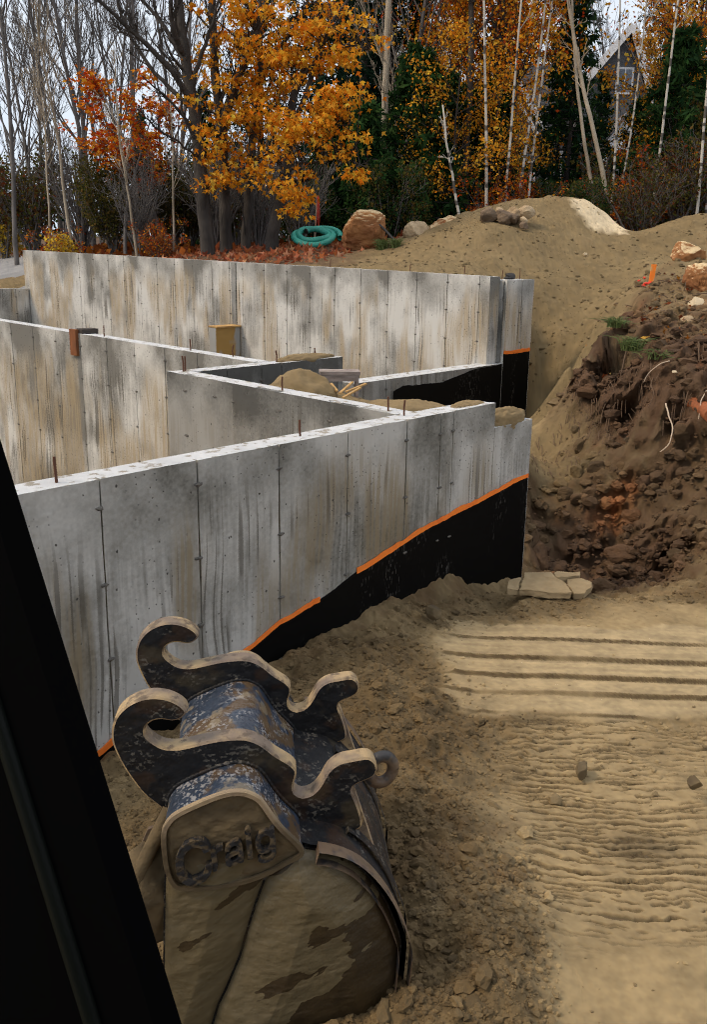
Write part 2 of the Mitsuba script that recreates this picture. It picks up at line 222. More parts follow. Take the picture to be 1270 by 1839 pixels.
# ---------------------------------------------------------------- the ground: one sheet, finer towards the building site
GP = np.array([(1.561,-1.97,-1.47,0.1,0.6,0),(1.854,-2.368,-1.42,0.1,1,0),(2.018,-2.607,-1.38,0.15,1,0),(2.164,-2.741,-1.4,0.1,1,0),(2.303,-2.838,-1.44,0.1,0.8,0),(2.424,-2.929,-1.47,0,0.05,0),(2.722,-3.26,-1.47,0,0,0),(2.208,-2.295,-1.38,0.15,1,0),(2.334,-2.516,-1.33,0.15,1,0),(2.563,-2.623,-1.42,0.1,0.9,0),(2.652,-2.724,-1.47,0,0.1,0),(2.868,-2.877,-1.47,0,0,0),(3.23,-3.05,-1.47,0,0,0),(2.523,-2.027,-1.36,0.15,1,0),(2.669,-2.242,-1.33,0.15,1,0),(2.896,-2.322,-1.42,0.1,0.8,0),(3.036,-2.381,-1.47,0,0.1,0),(3.375,-2.62,-1.48,0,0,0),(3.779,-2.824,-1.48,0,0.05,0),(2.916,-1.693,-1.36,0.15,1,0),(3.039,-1.868,-1.34,0.1,1,0),(3.26,-1.913,-1.43,0.1,0.7,0),(3.406,-1.985,-1.47,0,0.15,0),(3.845,-2.22,-1.48,0,0.25,0),(4.335,-2.594,-1.48,0,0.2,0),(3.33,-1.178,-1.35,0.1,1,0),(3.491,-1.445,-1.38,0.1,1,0),(3.739,-1.574,-1.47,0.05,0.5,0),(4.112,-1.784,-1.475,0,0.3,0),(4.508,-2.114,-1.475,0,0.3,0),(4.785,-2.407,-1.475,0.1,0.4,0),(3.435,-0.444,-1.42,0.1,1,0),(3.565,-0.697,-1.34,0.1,1,0),(3.726,-1.006,-1.4,0.05,0.9,0),(3.939,-1.267,-1.46,0,0.5,0),(4.333,-1.647,-1.455,0,0.3,0),(4.9,-2.356,-1.45,0,0.3,0),(3.975,-0.603,-1.33,0.1,1,0),(4.191,-0.708,-1.41,0,0.8,0),(4.437,-0.846,-1.45,0,0.2,0),(4.884,-1.31,-1.45,0,0.05,0),(5.444,-2.131,-1.45,0,0.05,0),(4.849,-0.377,-1.44,0,0.9,0),(5.202,-0.632,-1.45,0,0.8,0),(5.488,-0.942,-1.445,0,0.5,0),(5.867,-1.345,-1.44,0,0.4,0),(6.291,-1.779,-1.44,0,0.3,0),(5.69,-0.614,-1.45,0,0.5,0),(5.922,-0.982,-1.44,0,0.7,0),(6.253,-1.339,-1.42,0.1,0.9,0),(6.665,-1.61,-1.4,0.2,0.9,0),(2.124,-0.539,-1.5,0,0.6,0),(1.802,-0.149,-1.52,0,0.5,0),(1.955,-0.683,-1.5,0,0.5,0),(1.669,-1.078,-1.48,0,0.4,0),(1.175,-1.527,-1.48,0,0.4,0),(1.2,-0.08,-1.55,0.1,0.9,0),(2.3,-0.08,-1.52,0.1,0.9,0),(3,-0.08,-1.47,0.1,0.9,0),(3.556,-0.08,-1.394,0.1,0.9,0),(3.804,-0.08,-1.39,0.1,0.9,0),(4.068,-0.08,-1.39,0.1,0.9,0),(4.389,-0.08,-1.36,0.1,0.9,0),(4.698,-0.08,-1.33,0.1,0.9,0),(5.037,-0.08,-1.427,0.1,0.9,0),(5.645,-0.08,-1.589,0.1,0.9,0),(5.99,-0.08,-1.64,0.1,0.9,0),(6.361,-0.08,-1.69,0.1,0.9,0),(6.169,-0.258,-1.554,0.1,0.6,0),(6.732,0.067,-1.706,0.5,0.8,0),(7.252,0.366,-1.76,0.8,0.9,0),(7.583,0.592,-1.595,0.7,1,0),(7.994,0.878,-1.31,0.6,1,0),(8.745,1.374,-1.145,0.05,0.5,0),(9.755,2.023,-1.159,0.1,0.4,0),(10.427,2.457,-1.126,0,0.5,0),(12.215,3.558,-1.358,0,0.5,0),(12.541,3.791,-1.037,0,0.5,0),(12.948,4.083,-0.636,0,0.5,0),(13.439,4.43,-0.221,0,0.5,0),(13.928,4.779,0.224,0,0.5,0),(14.486,5.206,0.641,0,0.4,0),(15.508,6.02,0.976,0,0.4,0),(16.581,6.754,1.42,0,0.4,0),(17.239,7.21,1.785,0.1,0.4,0),(18.064,7.776,2.158,0.1,0.3,0),(7.225,0.017,-1.895,0.8,0.9,0),(7.648,0.286,-1.718,0.8,1,0),(7.977,0.516,-1.356,0.6,1,0),(8.572,0.885,-1.226,0.1,0.6,0),(9.166,1.257,-1.054,0.1,0.5,0),(10.706,2.188,-1.003,0.1,0.3,0),(11.984,2.975,-0.791,0.05,0.3,0),(7.353,-0.218,-1.894,0.9,1,0),(7.738,0.018,-1.674,0.9,1,0),(8.029,0.216,-1.304,0.8,1,0),(8.458,0.474,-1.128,0.5,0.9,0),(8.886,0.733,-0.924,0.5,0.7,0),(9.228,0.942,-0.742,0.7,0.6,0),(9.441,0.969,-0.537,1,0.7,0),(9.507,1.265,-0.177,1,0.8,0),(9.429,1.095,-0.318,1,0.8,0),(10.025,1.254,0.298,0.9,0.6,0),(10.485,1.345,0.479,0.7,0.4,0),(11.489,1.576,0.73,0.8,0.4,0),(12.48,1.823,0.94,0.6,0.4,0),(13.266,2.03,1.097,0.3,0.4,0),(9.198,0.678,-0.309,1,0.9,0),(9.026,0.238,-0.391,1,0.9,0),(8.922,-0.135,-0.389,1,0.9,0),(8.781,-0.574,-0.369,1,0.9,0),(9.452,0.948,-0.039,1,0.7,0),(9.315,0.558,-0.019,1,0.7,0),(9.354,0.244,0.043,1,0.7,0),(9.292,-0.109,0.054,1,0.7,0),(9.241,-0.38,0.058,1,0.7,0),(10.164,0.87,0.255,0.8,0.4,0),(10.303,0.574,0.273,0.7,0.4,0),(10.27,0.144,0.311,0.8,0.4,0),(11.38,1.103,0.575,0.6,0.4,0),(11.364,0.639,0.605,0.7,0.4,0),(12.644,1.461,0.876,0.4,0.3,0),(13.663,1.621,1.114,0.2,0.3,0),(9.023,0.47,-0.772,0.8,0.7,0),(8.709,-0.271,-0.729,0.8,0.8,0),(8.564,-0.707,-0.721,0.6,0.8,0),(8.594,0.212,-1.102,0.6,0.9,0),(8.358,-0.468,-1.049,0.7,1,0),(8.118,-0.939,-0.967,0.5,1,0),(8.034,-0.124,-1.531,0.9,1,0),(7.826,-0.751,-1.393,0.9,1,0),(7.481,-1.232,-1.199,0.6,1,0),(7.56,-0.406,-1.871,1,0.9,0),(7.29,-1.024,-1.627,1,0.9,0),(6.981,-1.465,-1.397,0.6,0.9,0),(13.093,3.454,-0.488,0,0.4,0),(13.431,3.468,-0.138,0,0.4,0),(14.506,4.003,0.257,0,0.4,0),(15.911,4.35,0.723,0,0.5,0),(17.031,4.355,1.044,0,0.5,0),(18.158,4.316,1.394,0,0.6,0),(19.342,4.112,1.833,0,0.6,0),(20.551,4.589,2.253,0.1,0.5,0),(10.92,2.219,-0.053,0,0.4,0),(11.946,2.433,0.354,0,0.4,0),(13.521,2.877,0.717,0,0.4,0),(19.484,7.775,2.566,0.05,0.4,0),(19.96,7.361,2.577,0,0.3,0),(20.378,7.022,2.196,0,0.3,0),(20.283,6.345,1.6,0.1,0.4,0),(20.626,5.649,1.903,0.05,0.4,0),(17.905,6.905,1.813,0.1,0.4,0),(16.647,6.087,1.209,0.1,0.5,0),(17.891,5.734,1.356,0,0.4,0),(19.099,6.443,1.863,0,0.2,0),(14.71,4.846,0.504,0,0.6,0),(13.026,3.765,-0.142,0,0.6,0),(13.328,9.192,0.784,0.3,0.4,0.4),(14.775,9.113,1.039,0.1,0.4,0),(16.043,9.328,1.479,0.1,0.4,0),(16.941,9.332,1.856,0.1,0.4,0),(17.889,9.079,2.153,0.1,0.4,0),(18.751,8.726,2.441,0.1,0.4,0),(16.102,7.454,1.762,0.05,0.4,0),(15.666,7.712,1.607,0.05,0.4,0),(16.212,6.948,1.635,0.05,0.4,0),(17.311,8.171,1.927,0.1,0.4,0),(15.151,7.889,1.25,0.05,0.4,0),(14.788,6.881,1.049,0.05,0.4,0),(14.787,6.197,0.964,0.05,0.4,0),(13.883,8.009,0.808,0.05,0.4,0),(7.189,0.652,-0.461,0,0.3,0),(7.072,0.826,-0.612,0,0.3,0),(7.858,1.091,-0.617,0,0.3,0),(7.73,1.281,-0.782,0,0.3,0),(8.611,1.585,-0.792,0,0.3,0),(8.47,1.793,-0.972,0,0.3,0),(9.363,2.079,-0.967,0,0.3,0),(9.211,2.305,-1.163,0,0.3,0),(10.199,2.627,-1.161,0,0.3,0),(10.033,2.874,-1.375,0,0.3,0),(11.035,3.176,-1.356,0,0.3,0),(10.855,3.443,-1.587,0,0.3,0),(11.45,4,0.62,0,0.3,0.1),(11.45,5.5,0.66,0,0.3,0.1),(11.45,7,0.66,0,0.3,0.1),(11.45,9,0.62,0.3,0.3,0.1),(11.45,11,0.58,0.3,0.3,0.6),(11.45,13,0.5,0.3,0.3,0.6),(11.45,15,0.3,0.3,0.3,0.6),(11.45,17,0.1,0.3,0.3,0.6),(12.6,4.2,0.68,0,0.3,0.1),(12.6,6,0.72,0,0.3,0.1),(12.6,9,0.7,0.3,0.3,0.1),(12.6,12,0.66,0.3,0.3,0.8),(12.6,15,0.5,0.3,0.3,0.8),(13.216,10.944,0.813,0.6,0.3,1),(13.308,12.177,0.772,0.8,0.3,1),(15.533,12.349,1.155,0.7,0.3,0.9),(15.151,10.474,1.079,0.6,0.3,0.7),(16.028,10.412,1.21,0.4,0.3,0.3),(14.006,10.209,0.915,0.6,0.3,0.8),(13.642,13.825,0.849,0.9,0.3,1),(15.322,14.406,0.964,0.9,0.3,1),(13.947,16.075,0.813,0.9,0.3,1),(13.85,18.525,0.785,0.9,0.3,1),(14.287,22.312,0.751,0.9,0.3,1),(15.108,25.271,0.723,0.9,0.2,1),(15.492,28.429,0.648,0.9,0.2,1),(10.909,18.981,-0.086,0.1,0.05,0),(12.251,21.11,0.005,0,0,0),(13.295,23.937,0.091,0,0,0),(14.17,24.624,0.151,0,0,0),(14.601,26.638,0.258,0.8,0.3,0.9),(10.975,21.692,-0.044,0,0,0),(8.594,16.185,-0.129,0.3,0.2,0),(8.961,14.925,-0.179,0.3,0.2,0),(13.772,28.109,0.294,0.8,0.3,0.9),(25.697,50.151,-0.2,0.9,0.3,1),(34.108,45.295,0.6,0.9,0.3,1),(42.285,38.5,1.5,0.9,0.3,1),(47.154,33.034,2.6,0.9,0.3,1),(51.288,27.071,4.2,0.9,0.3,1),(55.498,18.736,4.5,0.9,0.3,1),(20.465,25.55,0.7,0.9,0.3,1),(19.141,19.032,0.75,0.9,0.3,1),(19.733,15.798,0.85,0.9,0.3,1),(19.413,13.228,0.9,0.9,0.3,1),(20.433,12.01,1.1,0.9,0.3,1),(21.784,11.022,1.5,0.9,0.3,1),(23.079,9.945,1.7,0.9,0.3,1),(23.424,8.325,1.3,0.9,0.3,1),(24.552,7.166,1.7,0.9,0.3,1),(24.974,6.194,2,0.9,0.3,1),(29.599,25.73,1.2,0.9,0.3,1),(33.008,21.904,2.2,0.9,0.3,1),(35.901,17.729,3.6,0.9,0.3,1),(37.125,15.573,3.7,0.9,0.3,1),(38.848,11.895,3.6,0.9,0.3,1),(27.128,14.723,2.1,0.9,0.3,1),(28.704,12.214,2.3,0.9,0.3,1),(30.009,9.662,2.2,0.9,0.3,1),(21.84,7.036,1.2,0.9,0.3,1),(17.796,53.233,-0.4,0.9,0.3,1),(58.566,8.972,4.5,0.9,0.3,0),(26.355,1.8,2.2,0.9,0.3,0),(17.57,-0.156,1.2,0.9,0.3,0),(11.713,-1.46,0.3,0.9,0.3,0),(7.321,-2.437,-1.2,0.9,0.3,0),(2,1.5,-2.9,0,0.3,0),(4,2,-2.9,0,0.3,0),(2,5,-2.9,0,0.3,0),(4,6,-2.9,0,0.3,0),(5,10,-2.9,0,0.3,0),(2,10,-2.9,0,0.3,0),(7,4.6,-2.3,0,0.3,0),(8.5,5,-2.3,0,0.3,0),(10.3,5,-2.3,0,0.3,0),(8,8,-2.3,0,0.3,0),(10.3,8,-2.3,0,0.3,0),(9,12,-2.3,0,0.3,0),(10,16,-2.3,0,0.3,0),(7,14,-2.3,0,0.3,0),(10.9,4,-2.2,0,0.3,0),(10.5,4,-2.3,0,0.3,0),(10.9,5,-2.2,0,0.3,0),(10.5,5,-2.3,0,0.3,0),(10.9,6,-2.2,0,0.3,0),(10.5,6,-2.3,0,0.3,0),(10.9,7,-2.2,0,0.3,0),(10.5,7,-2.3,0,0.3,0),(10.9,8,-2.2,0,0.3,0),(10.5,8,-2.3,0,0.3,0),(10.9,9.5,-2.2,0,0.3,0),(10.5,9.5,-2.3,0,0.3,0),(10.9,11,-2.2,0,0.3,0),(10.5,11,-2.3,0,0.3,0),(10.9,12.5,-2.2,0,0.3,0),(10.5,12.5,-2.3,0,0.3,0),(10.9,14,-2.2,0,0.3,0),(10.5,14,-2.3,0,0.3,0),(10.9,15.5,-2.2,0,0.3,0),(10.5,15.5,-2.3,0,0.3,0),(10.9,17,-2.2,0,0.3,0),(10.5,17,-2.3,0,0.3,0),(6.35,3.5,-2.3,0,0.3,0),(6.35,5,-2.3,0,0.3,0),(6.35,7,-2.3,0,0.3,0),(6.35,9,-2.3,0,0.3,0),(6.35,11,-2.3,0,0.3,0),(6.35,13,-2.3,0,0.3,0),(6.35,15,-2.3,0,0.3,0),(5.5,0.6,-0.45,0,0.5,0),(5.6,1.6,-0.25,0,0.5,0),(6.4,0.5,-1.1,0,0.5,0),(5.4,2.4,-0.2,0,0.5,0),(6.4,2.4,-0.3,0,0.5,0),(6.7,1.5,-0.6,0,0.5,0),(7.3,1,-1.2,0,0.5,0),(7.4,2.6,-0.5,0,0.5,0),(8.2,2,-0.85,0,0.5,0),(8.5,3.3,-0.9,0,0.5,0),(9.5,3.3,-1.1,0,0.5,0),(10.5,3.3,-1.4,0,0.5,0),(11.5,3.3,-1.5,0,0.5,0),(9,1.5,-1.3,0,0.5,0),(10,1,-1.6,0,0.5,0),(11,2,-1.55,0,0.5,0),(6.62,-0.12,-1.72,0,0.5,0),(6.62,0.15,-1.72,0,0.5,0),(6.7,0.5,-1.3,0,0.5,0),(11,3.5,-1.9,0,0.5,0),(11.3,3.5,-1.95,0,0.5,0),(11.6,3.5,-1.95,0,0.5,0),(11.9,3.5,-1.8,0,0.5,0),(11.6,3.2,-1.8,0,0.5,0),(11.2,3.1,-1.8,0,0.5,0),(11.95,3.2,-1.65,0,0.5,0),(12.15,3.5,-1.5,0,0.5,0),(-2,-3,-1.5,0,0.2,0),(-2,0,-1.5,0,0.2,0),(0,-6,-1.5,0,0.2,0),(3,-8,-1.5,0,0.2,0),(6,-8,-1.5,0,0.2,0),(0,-4,-1.5,0,0.2,0),(-3,8,-0.5,0,0.2,0),(-3,14,-0.3,0,0.2,0),(-6,20,-0.3,0,0.2,0),(0,16,-0.35,0,0.2,0),(4,19,-0.35,0,0.2,0)])
ORI = EYE[:2]; YAW = math.atan2(FWD[1], FWD[0])
def warp_in(x, y):
    dx, dy = x - ORI[0], y - ORI[1]
    r = np.maximum(np.hypot(dx, dy), 0.4); a = np.arctan2(dy, dx) - YAW
    a = (a + np.pi) % (2 * np.pi) - np.pi
    return np.stack([a * 7.0, np.log(r) * 6.0], -1)
RB = RBFInterpolator(warp_in(GP[:, 0], GP[:, 1]), GP[:, 2:], kernel='linear', smoothing=0.004)
rr = [1.2]
while rr[-1] < 95:
    r = rr[-1]
    rr.append(r * (1.012 if r < 2.3 else 1.0018 if r < 3.1 else 1.0013 if r < 5.6 else 1.0018 if r < 7.4 else 1.003 if r < 13 else 1.007 if r < 30 else 1.04))
rr = np.array(rr)
edge = np.radians(25.5)
th = np.r_[np.linspace(-2.6, -edge, 44)[:-1], np.linspace(-edge, edge, 450), np.linspace(edge, 2.6, 44)[1:]]
cr, ct = np.arange(0, len(rr), 4), np.arange(0, len(th), 4)
if cr[-1] != len(rr) - 1: cr = np.r_[cr, len(rr) - 1]
if ct[-1] != len(th) - 1: ct = np.r_[ct, len(th) - 1]
RG, TG = np.meshgrid(rr, th, indexing='ij')
X, Y = ORI[0] + RG * np.cos(YAW + TG), ORI[1] + RG * np.sin(YAW + TG)
Xc, Yc = X[np.ix_(cr, ct)], Y[np.ix_(cr, ct)]
coarse = RB(warp_in(Xc.ravel(), Yc.ravel())).reshape(len(cr), len(ct), 4)
from scipy.interpolate import RegularGridInterpolator
from scipy.ndimage import gaussian_filter, gaussian_filter1d
CI = RegularGridInterpolator((np.log(rr[cr]), th[ct]), coarse, bounds_error=False, fill_value=None)
fine = CI(np.stack([np.log(RG), TG], -1).reshape(-1, 2)).reshape(*RG.shape, 4)
base = gaussian_filter(fine[..., 0], 2.0)
soil, rough, lit = (np.clip(fine[..., k], 0, 1) for k in (1, 2, 3))
XY = np.stack([X, Y, np.zeros_like(X)], -1)
L_ = np.array([0.768, 0.640]); S_ = np.array([0.640, -0.768])
gl = (X - ORI[0]) * L_[0] + (Y - ORI[1]) * L_[1]; gs = (X - ORI[0]) * S_[0] + (Y - ORI[1]) * S_[1]
def N(f, o, s): return fbm(XY * f, o, s) - 0.5
soil = np.clip(soil + 0.9 * N(1.3, 4, 31) * (soil > 0.02) * (soil < 0.98), 0, 1)
rgh = np.clip(rough + 1.1 * N(1.6, 3, 33) * (rough > 0.12), 0, 1)
rgh = rgh * rgh * (3 - 2 * rgh)
nearf = np.clip(1.6 - RG / 16, 0.25, 1)
z = base.copy()
z += rgh * (0.10 * N(2.2, 3, 41) + 0.10 * N(7, 3, 42) * nearf + 0.05 * N(22, 2, 43) * nearf)
bank = gaussian_filter(np.clip(soil * 1.4 - 0.4, 0, 1) * (RG < 20) * (RG > 6.5) * np.clip((gs - 0.7) / 0.6, 0, 1), 3)
clump = np.abs(N(3.2, 3, 52)) * 2
z += bank * (0.26 * (0.28 - clump) + 0.22 * N(1.4, 2, 51) + 0.10 * N(11, 3, 53))
far = np.clip((RG - 8) / 4, 0, 1) * (1 - lit) * (1 - bank)
z += far * (0.10 * N(0.9, 3, 61) + 0.05 * N(4.5, 3, 62))
run = np.stack([gs * 2.6 + gl * 0.5, gl * 0.7 - gs * 0.5, 0 * gs], -1)
z += far * (0.11 * (fbm(run * 1.4, 4, 63) - 0.5))                      # runnels down the loose slopes
# pushed ridges left across the pad by the blade
pad = np.clip((gl - 4.74 - 0.16 * N(3, 3, 68)) / 0.05, 0, 1) * np.clip((6.06 - gl - 0.22 * N(2.5, 3, 69) - 0.06 * N(16, 2, 67)) / 0.05, 0, 1) * np.clip((gs - 0.20 - 0.35 * N(2, 3, 71) - 0.12 * N(14, 3, 70)) / 0.09, 0, 1) * (1 - rgh * 0.5)
gw = gl + 0.05 * N(0.5, 2, 72) + 0.03 * gs
saw, foot = np.zeros_like(gl), np.zeros_like(gl)
C_ = [4.80, 5.03, 5.24, 5.50, 5.80, 6.10]
for c0, c1, h in zip(C_[:-1], C_[1:], (.018, .032, .036, .032, .022)):
    e = gw - c0 + 0.014 * N(4, 3, 74)
    saw += h * np.clip((e + .012) / .010, 0, 1) * np.clip(1 - e / (c1 - c0), 0, 1) * (e < c1 - c0)
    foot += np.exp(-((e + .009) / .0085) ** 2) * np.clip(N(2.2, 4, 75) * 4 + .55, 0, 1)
saw += 0.014 * foot * (0.4 + 2 * N(25, 2, 76)) + 0.006 * N(1.5, 2, 77)
z = z * (1 - pad) + pad * (gaussian_filter(base, 6) + 0.012 * rgh * N(12, 3, 78) + saw)
rgh = rgh * (1 - .85 * pad * (1 - .6 * np.clip(foot, 0, 1)))
# drying cracks across the smeared pad: torn flakes, each with a small lip
fl = np.clip((gl - 2.95 - 0.5 * N(1.1, 2, 81)) / 0.4, 0, 1) * np.clip((4.80 - gl) / 0.1, 0, 1) * np.clip((gs - 0.44 - 0.2 * N(2.5, 2, 88)) / 0.2, 0, 1)
fl *= np.clip(0.55 + 2.6 * N(1.2, 2, 82) + 0.25 * (gs - 1.0), 0, 1)
wl = gl + 0.10 * N(2.4, 3, 83) + 0.035 * N(13, 2, 84) + 0.016 * N(45, 2, 89)
lip = np.zeros_like(gl)
for per, off, sd in ((0.071, 0.0, 85), (0.047, 0.03, 86), (0.059, 0.011, 90)):
    ph = (wl + off) / per; i = np.floor(ph); fr = ph - i
    on = fbm(np.stack([gs * 9.0, i * 7.3, 0 * gs], -1), 2, sd)
    lip += np.clip((on - 0.44) * 12, 0, 1) * (-0.019 * np.exp(-((fr - 0.15) / 0.08) ** 2) + 0.002 * np.clip(1 - (fr - 0.25) / 0.5, 0, 1) * (fr > 0.25))
z += fl * lip
flat = np.clip(1 - rough * 2.2, 0, 1) * (RG < 7)
z += flat * 0.008 * N(9, 3, 87)
# colours of the earth plus painted crack and step shade: packed sand, crumbled damp sand, topsoil, leaf mould
n1, n2, n3 = N(2.0, 4, 91), N(9, 4, 92), N(36, 3, 93)
sand = np.array([0.290, 0.212, 0.108]); crumb = np.array([0.100, 0.066, 0.028]); top = np.array([0.068, 0.036, 0.017]); rust = np.array([0.22, 0.075, 0.02]); mould = np.array([0.075, 0.045, 0.026])
damp = np.clip(rgh * 0.95 + 0.9 * n1 + 0.5 * n2, 0, 1)[..., None]
col = sand * (1 - damp) + crumb * damp
streak = fbm(np.stack([gs * .9, gl * 22, 0 * gs], -1), 3, 97)[..., None]
pk = (pad * (1 - np.clip(foot, 0, 1)) * .8)[..., None]
col = col * (1 - pk) + np.array([0.325, 0.250, 0.142]) * (.70 + .6 * streak) * pk
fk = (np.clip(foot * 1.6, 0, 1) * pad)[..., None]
col = col * (1 - fk) + np.array([0.085, 0.058, 0.027]) * fk  # crumbs at each step foot, with the step's shadow line painted in
wet_crack_shade = np.clip((N(2.6, 5, 98) * 3.2 - .10) * fl, 0, .55)[..., None] + np.clip(-lip * 75 * fl, 0, .8)[..., None]
col = col * (1 - np.clip(wet_crack_shade, 0, .85)) + np.array([0.085, 0.060, 0.030]) * np.clip(wet_crack_shade, 0, .85)  # damp patches, plus shade painted into the crack floors
farsand = np.array([0.146, 0.104, 0.047])
fw = (np.clip((RG - 8) / 5, 0, 1) * (1 - soil))[..., None]
col = col * (1 - 0.85 * fw) + farsand * 0.85 * fw
sw = np.clip(soil * 1.35 - 0.27 + 0.9 * n2, 0, 1)[..., None]
rw = (np.clip(N(1.7, 3, 95) * 6 - 0.55, 0, 1) * bank)[..., None]
col = col * (1 - sw) + (top * (1 - rw) + rust * rw) * sw
PL = np.array([(19.654, 7.686, 2.524), (20.121, 7.280, 2.547), (20.491, 7.023, 2.201), (20.333, 6.248, 1.551), (18.838, 5.658, 1.305), (18.414, 6.235, 1.549), (18.866, 7.053, 1.974)])[:, :2]
pd = np.full(X.shape, 9.0)
for k in range(len(PL)):
    a, b = PL[k], PL[(k + 1) % len(PL)]; e = (b - a) / np.linalg.norm(b - a)
    pd = np.minimum(pd, (e[1] * (X - a[0]) - e[0] * (Y - a[1])))
if pd.max() < 0.2 or pd.max() > 8:
    pd = np.full(X.shape, 9.0)
    for k in range(len(PL)):
        a, b = PL[k], PL[(k + 1) % len(PL)]; e = (b - a) / np.linalg.norm(b - a)
        pd = np.minimum(pd, -(e[1] * (X - a[0]) - e[0] * (Y - a[1])))
pale = np.clip(pd * 5 + 1.5 * n2 + 0.3, 0, 1)[..., None]
col = col * (1 - pale) + np.array([0.50, 0.41, 0.27]) * pale
lw = np.clip(lit * 1.4 - 0.3 + n2, 0, 1)[..., None]
col = col * (1 - lw) + mould * lw
col = np.clip(col * (1 + 0.55 * n2 + 0.45 * n3)[..., None], 0.01, 0.9)
ni, nj = RG.shape
i, j = np.meshgrid(np.arange(ni - 1), np.arange(nj - 1), indexing='ij')
q = np.stack([i * nj + j, (i + 1) * nj + j, (i + 1) * nj + j + 1, i * nj + j + 1], -1).reshape(-1, 4)
GV = np.stack([X, Y, z], -1)
B3 = np.nonzero(bank > 0.01); q3 = GV[B3]
push = bank[B3] * (0.60 * (fbm(q3 * 1.5, 3, 101) - 0.5) + 0.42 * (fbm(q3 * 4.2, 3, 102) - 0.5) + 0.16 * (fbm(q3 * 12, 3, 103) - 0.5))
for hx, hy, hz_, hr, hd in ((*(7.458, -0.907, -1.514), .20, .75), (*(7.332, -1.125, -1.373), .16, .5), (*(9.064, 0.388, -0.561), .16, .55), (*(7.620, -0.080, -1.680), .15, .45), (*(8.828, -0.295, -0.593), .14, .45), (*(7.543, 0.268, -1.570), .14, .4)):
    push -= bank[B3] ** .3 * hd * np.exp(-((q3[:, 0] - hx) ** 2 + (q3[:, 1] - hy) ** 2 + (q3[:, 2] - hz_) ** 2) / hr ** 2)
GV[B3[0], B3[1], :2] -= push[:, None] * 1.3 * np.stack([np.cos(YAW + TG[B3]), np.sin(YAW + TG[B3])], -1)
GV[B3[0], B3[1], 2] += 0.25 * push
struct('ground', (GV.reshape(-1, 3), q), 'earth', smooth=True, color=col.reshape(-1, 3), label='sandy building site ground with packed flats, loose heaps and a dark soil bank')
ZI = RegularGridInterpolator((np.log(rr), th), np.stack([z, rgh, lit, soil, *np.moveaxis(col, -1, 0)], -1).astype(np.float32), bounds_error=False, fill_value=None)
def gq(x, y):
    w = warp_in(np.asarray(x, float), np.asarray(y, float))
    return ZI(np.stack([w[..., 1] / 6.0, w[..., 0] / 7.0], -1))
def gz(x, y): return float(gq(np.array([x]), np.array([y]))[0, 0])
# loose crumbs and clods on the rough ground
ico0, ico1 = trimesh.creation.icosphere(subdivisions=0), trimesh.creation.icosphere(subdivisions=1)
def scatter_lumps(pos, size, seed, ico, tint, squash=0.7):
    rg = np.random.default_rng(seed); n = len(pos); v = V(ico)
    s = size[:, None, None] * rg.uniform(0.55, 1.1, (n, len(v), 1)) * rg.uniform(0.6, 1.25, (n, 1, 3)) * np.array([1, 1, squash])
    a = rg.uniform(0, 6.28, n); R_ = np.zeros((n, 3, 3)); R_[:, 0, 0] = R_[:, 1, 1] = np.cos(a); R_[:, 0, 1] = np.sin(a); R_[:, 1, 0] = -np.sin(a); R_[:, 2, 2] = 1
    w = np.einsum('nvk,nkl->nvl', v[None] * s, R_) + pos[:, None]
    f = (ico.faces[None] + (np.arange(n) * len(v))[:, None, None]).reshape(-1, 3)
    return (w.reshape(-1, 3), f), np.repeat(np.clip(tint, 0.01, 0.9), len(v), 0)
def lumps(n, r0, r1, a0, a1, smin, smax, seed, ico, want, mix_=1.0):
    rg = np.random.default_rng(seed)
    r = np.exp(rg.uniform(math.log(r0), math.log(r1), n)); a = YAW + np.radians(rg.uniform(a0, a1, n))
    x, y = ORI[0] + r * np.cos(a), ORI[1] + r * np.sin(a); g = gq(x, y)
    keep = rg.random(n) < want(g, x, y)
    x, y, g, r = x[keep], y[keep], g[keep], r[keep]
    s = smin * (smax / smin) ** (rg.random(len(x)) ** 3.6)
    t = g[:, 4:7] * rg.uniform(0.6, 1.35, (len(x), 1)) * mix_
    return scatter_lumps(np.stack([x, y, g[:, 0] + s * 0.15], -1), s, seed + 1, ico, t)
def inside_site(g, x, y):       # keep lumps off the walls
    return ~((y > -0.12) & (x < 6.6)) & ~((y > 3.3) & (x < 12.2) & (x > 7))
m, c = lumps(52000, 2.3, 8.5, -24, 24, 0.005, 0.022, 1, ico0, lambda g, x, y: np.clip(g[:, 1] * 1.1 - 0.05, 0.012, 1) * inside_site(g, x, y))
struct('soil_crumbs', m, 'clod', 'stuff', 'crumbs of damp sandy soil spread over the heaps', color=c)
m, c = lumps(2600, 2.4, 9.5, -24, 24, 0.018, 0.055, 5, ico1, lambda g, x, y: np.clip(g[:, 1] * 1.0 - 0.12, 0.004, 1) * inside_site(g, x, y))
struct('soil_clods', m, 'clod', 'stuff', 'clods of soil in the loose heaps', color=c)
m, c = lumps(5200, 7.6, 16, -24, -1, 0.02, 0.11, 9, ico1, lambda g, x, y: np.clip(g[:, 3] * 1.2 - 0.15, 0.03, 1) * inside_site(g, x, y))
struct('bank_clods', m, 'clod', 'stuff', 'clods and small stones on the dark soil bank', color=c)
m, c = lumps(11000, 12.5, 25, -24, 6, 0.010, 0.055, 13, ico0, lambda g, x, y: np.clip(0.5 - g[:, 2], 0, 0.5) * (~((x < 12.2) & (y > 3.3))), 0.75)
struct('sand_lumps', m, 'clod', 'stuff', 'lumps of sand on the far heaps', color=c)
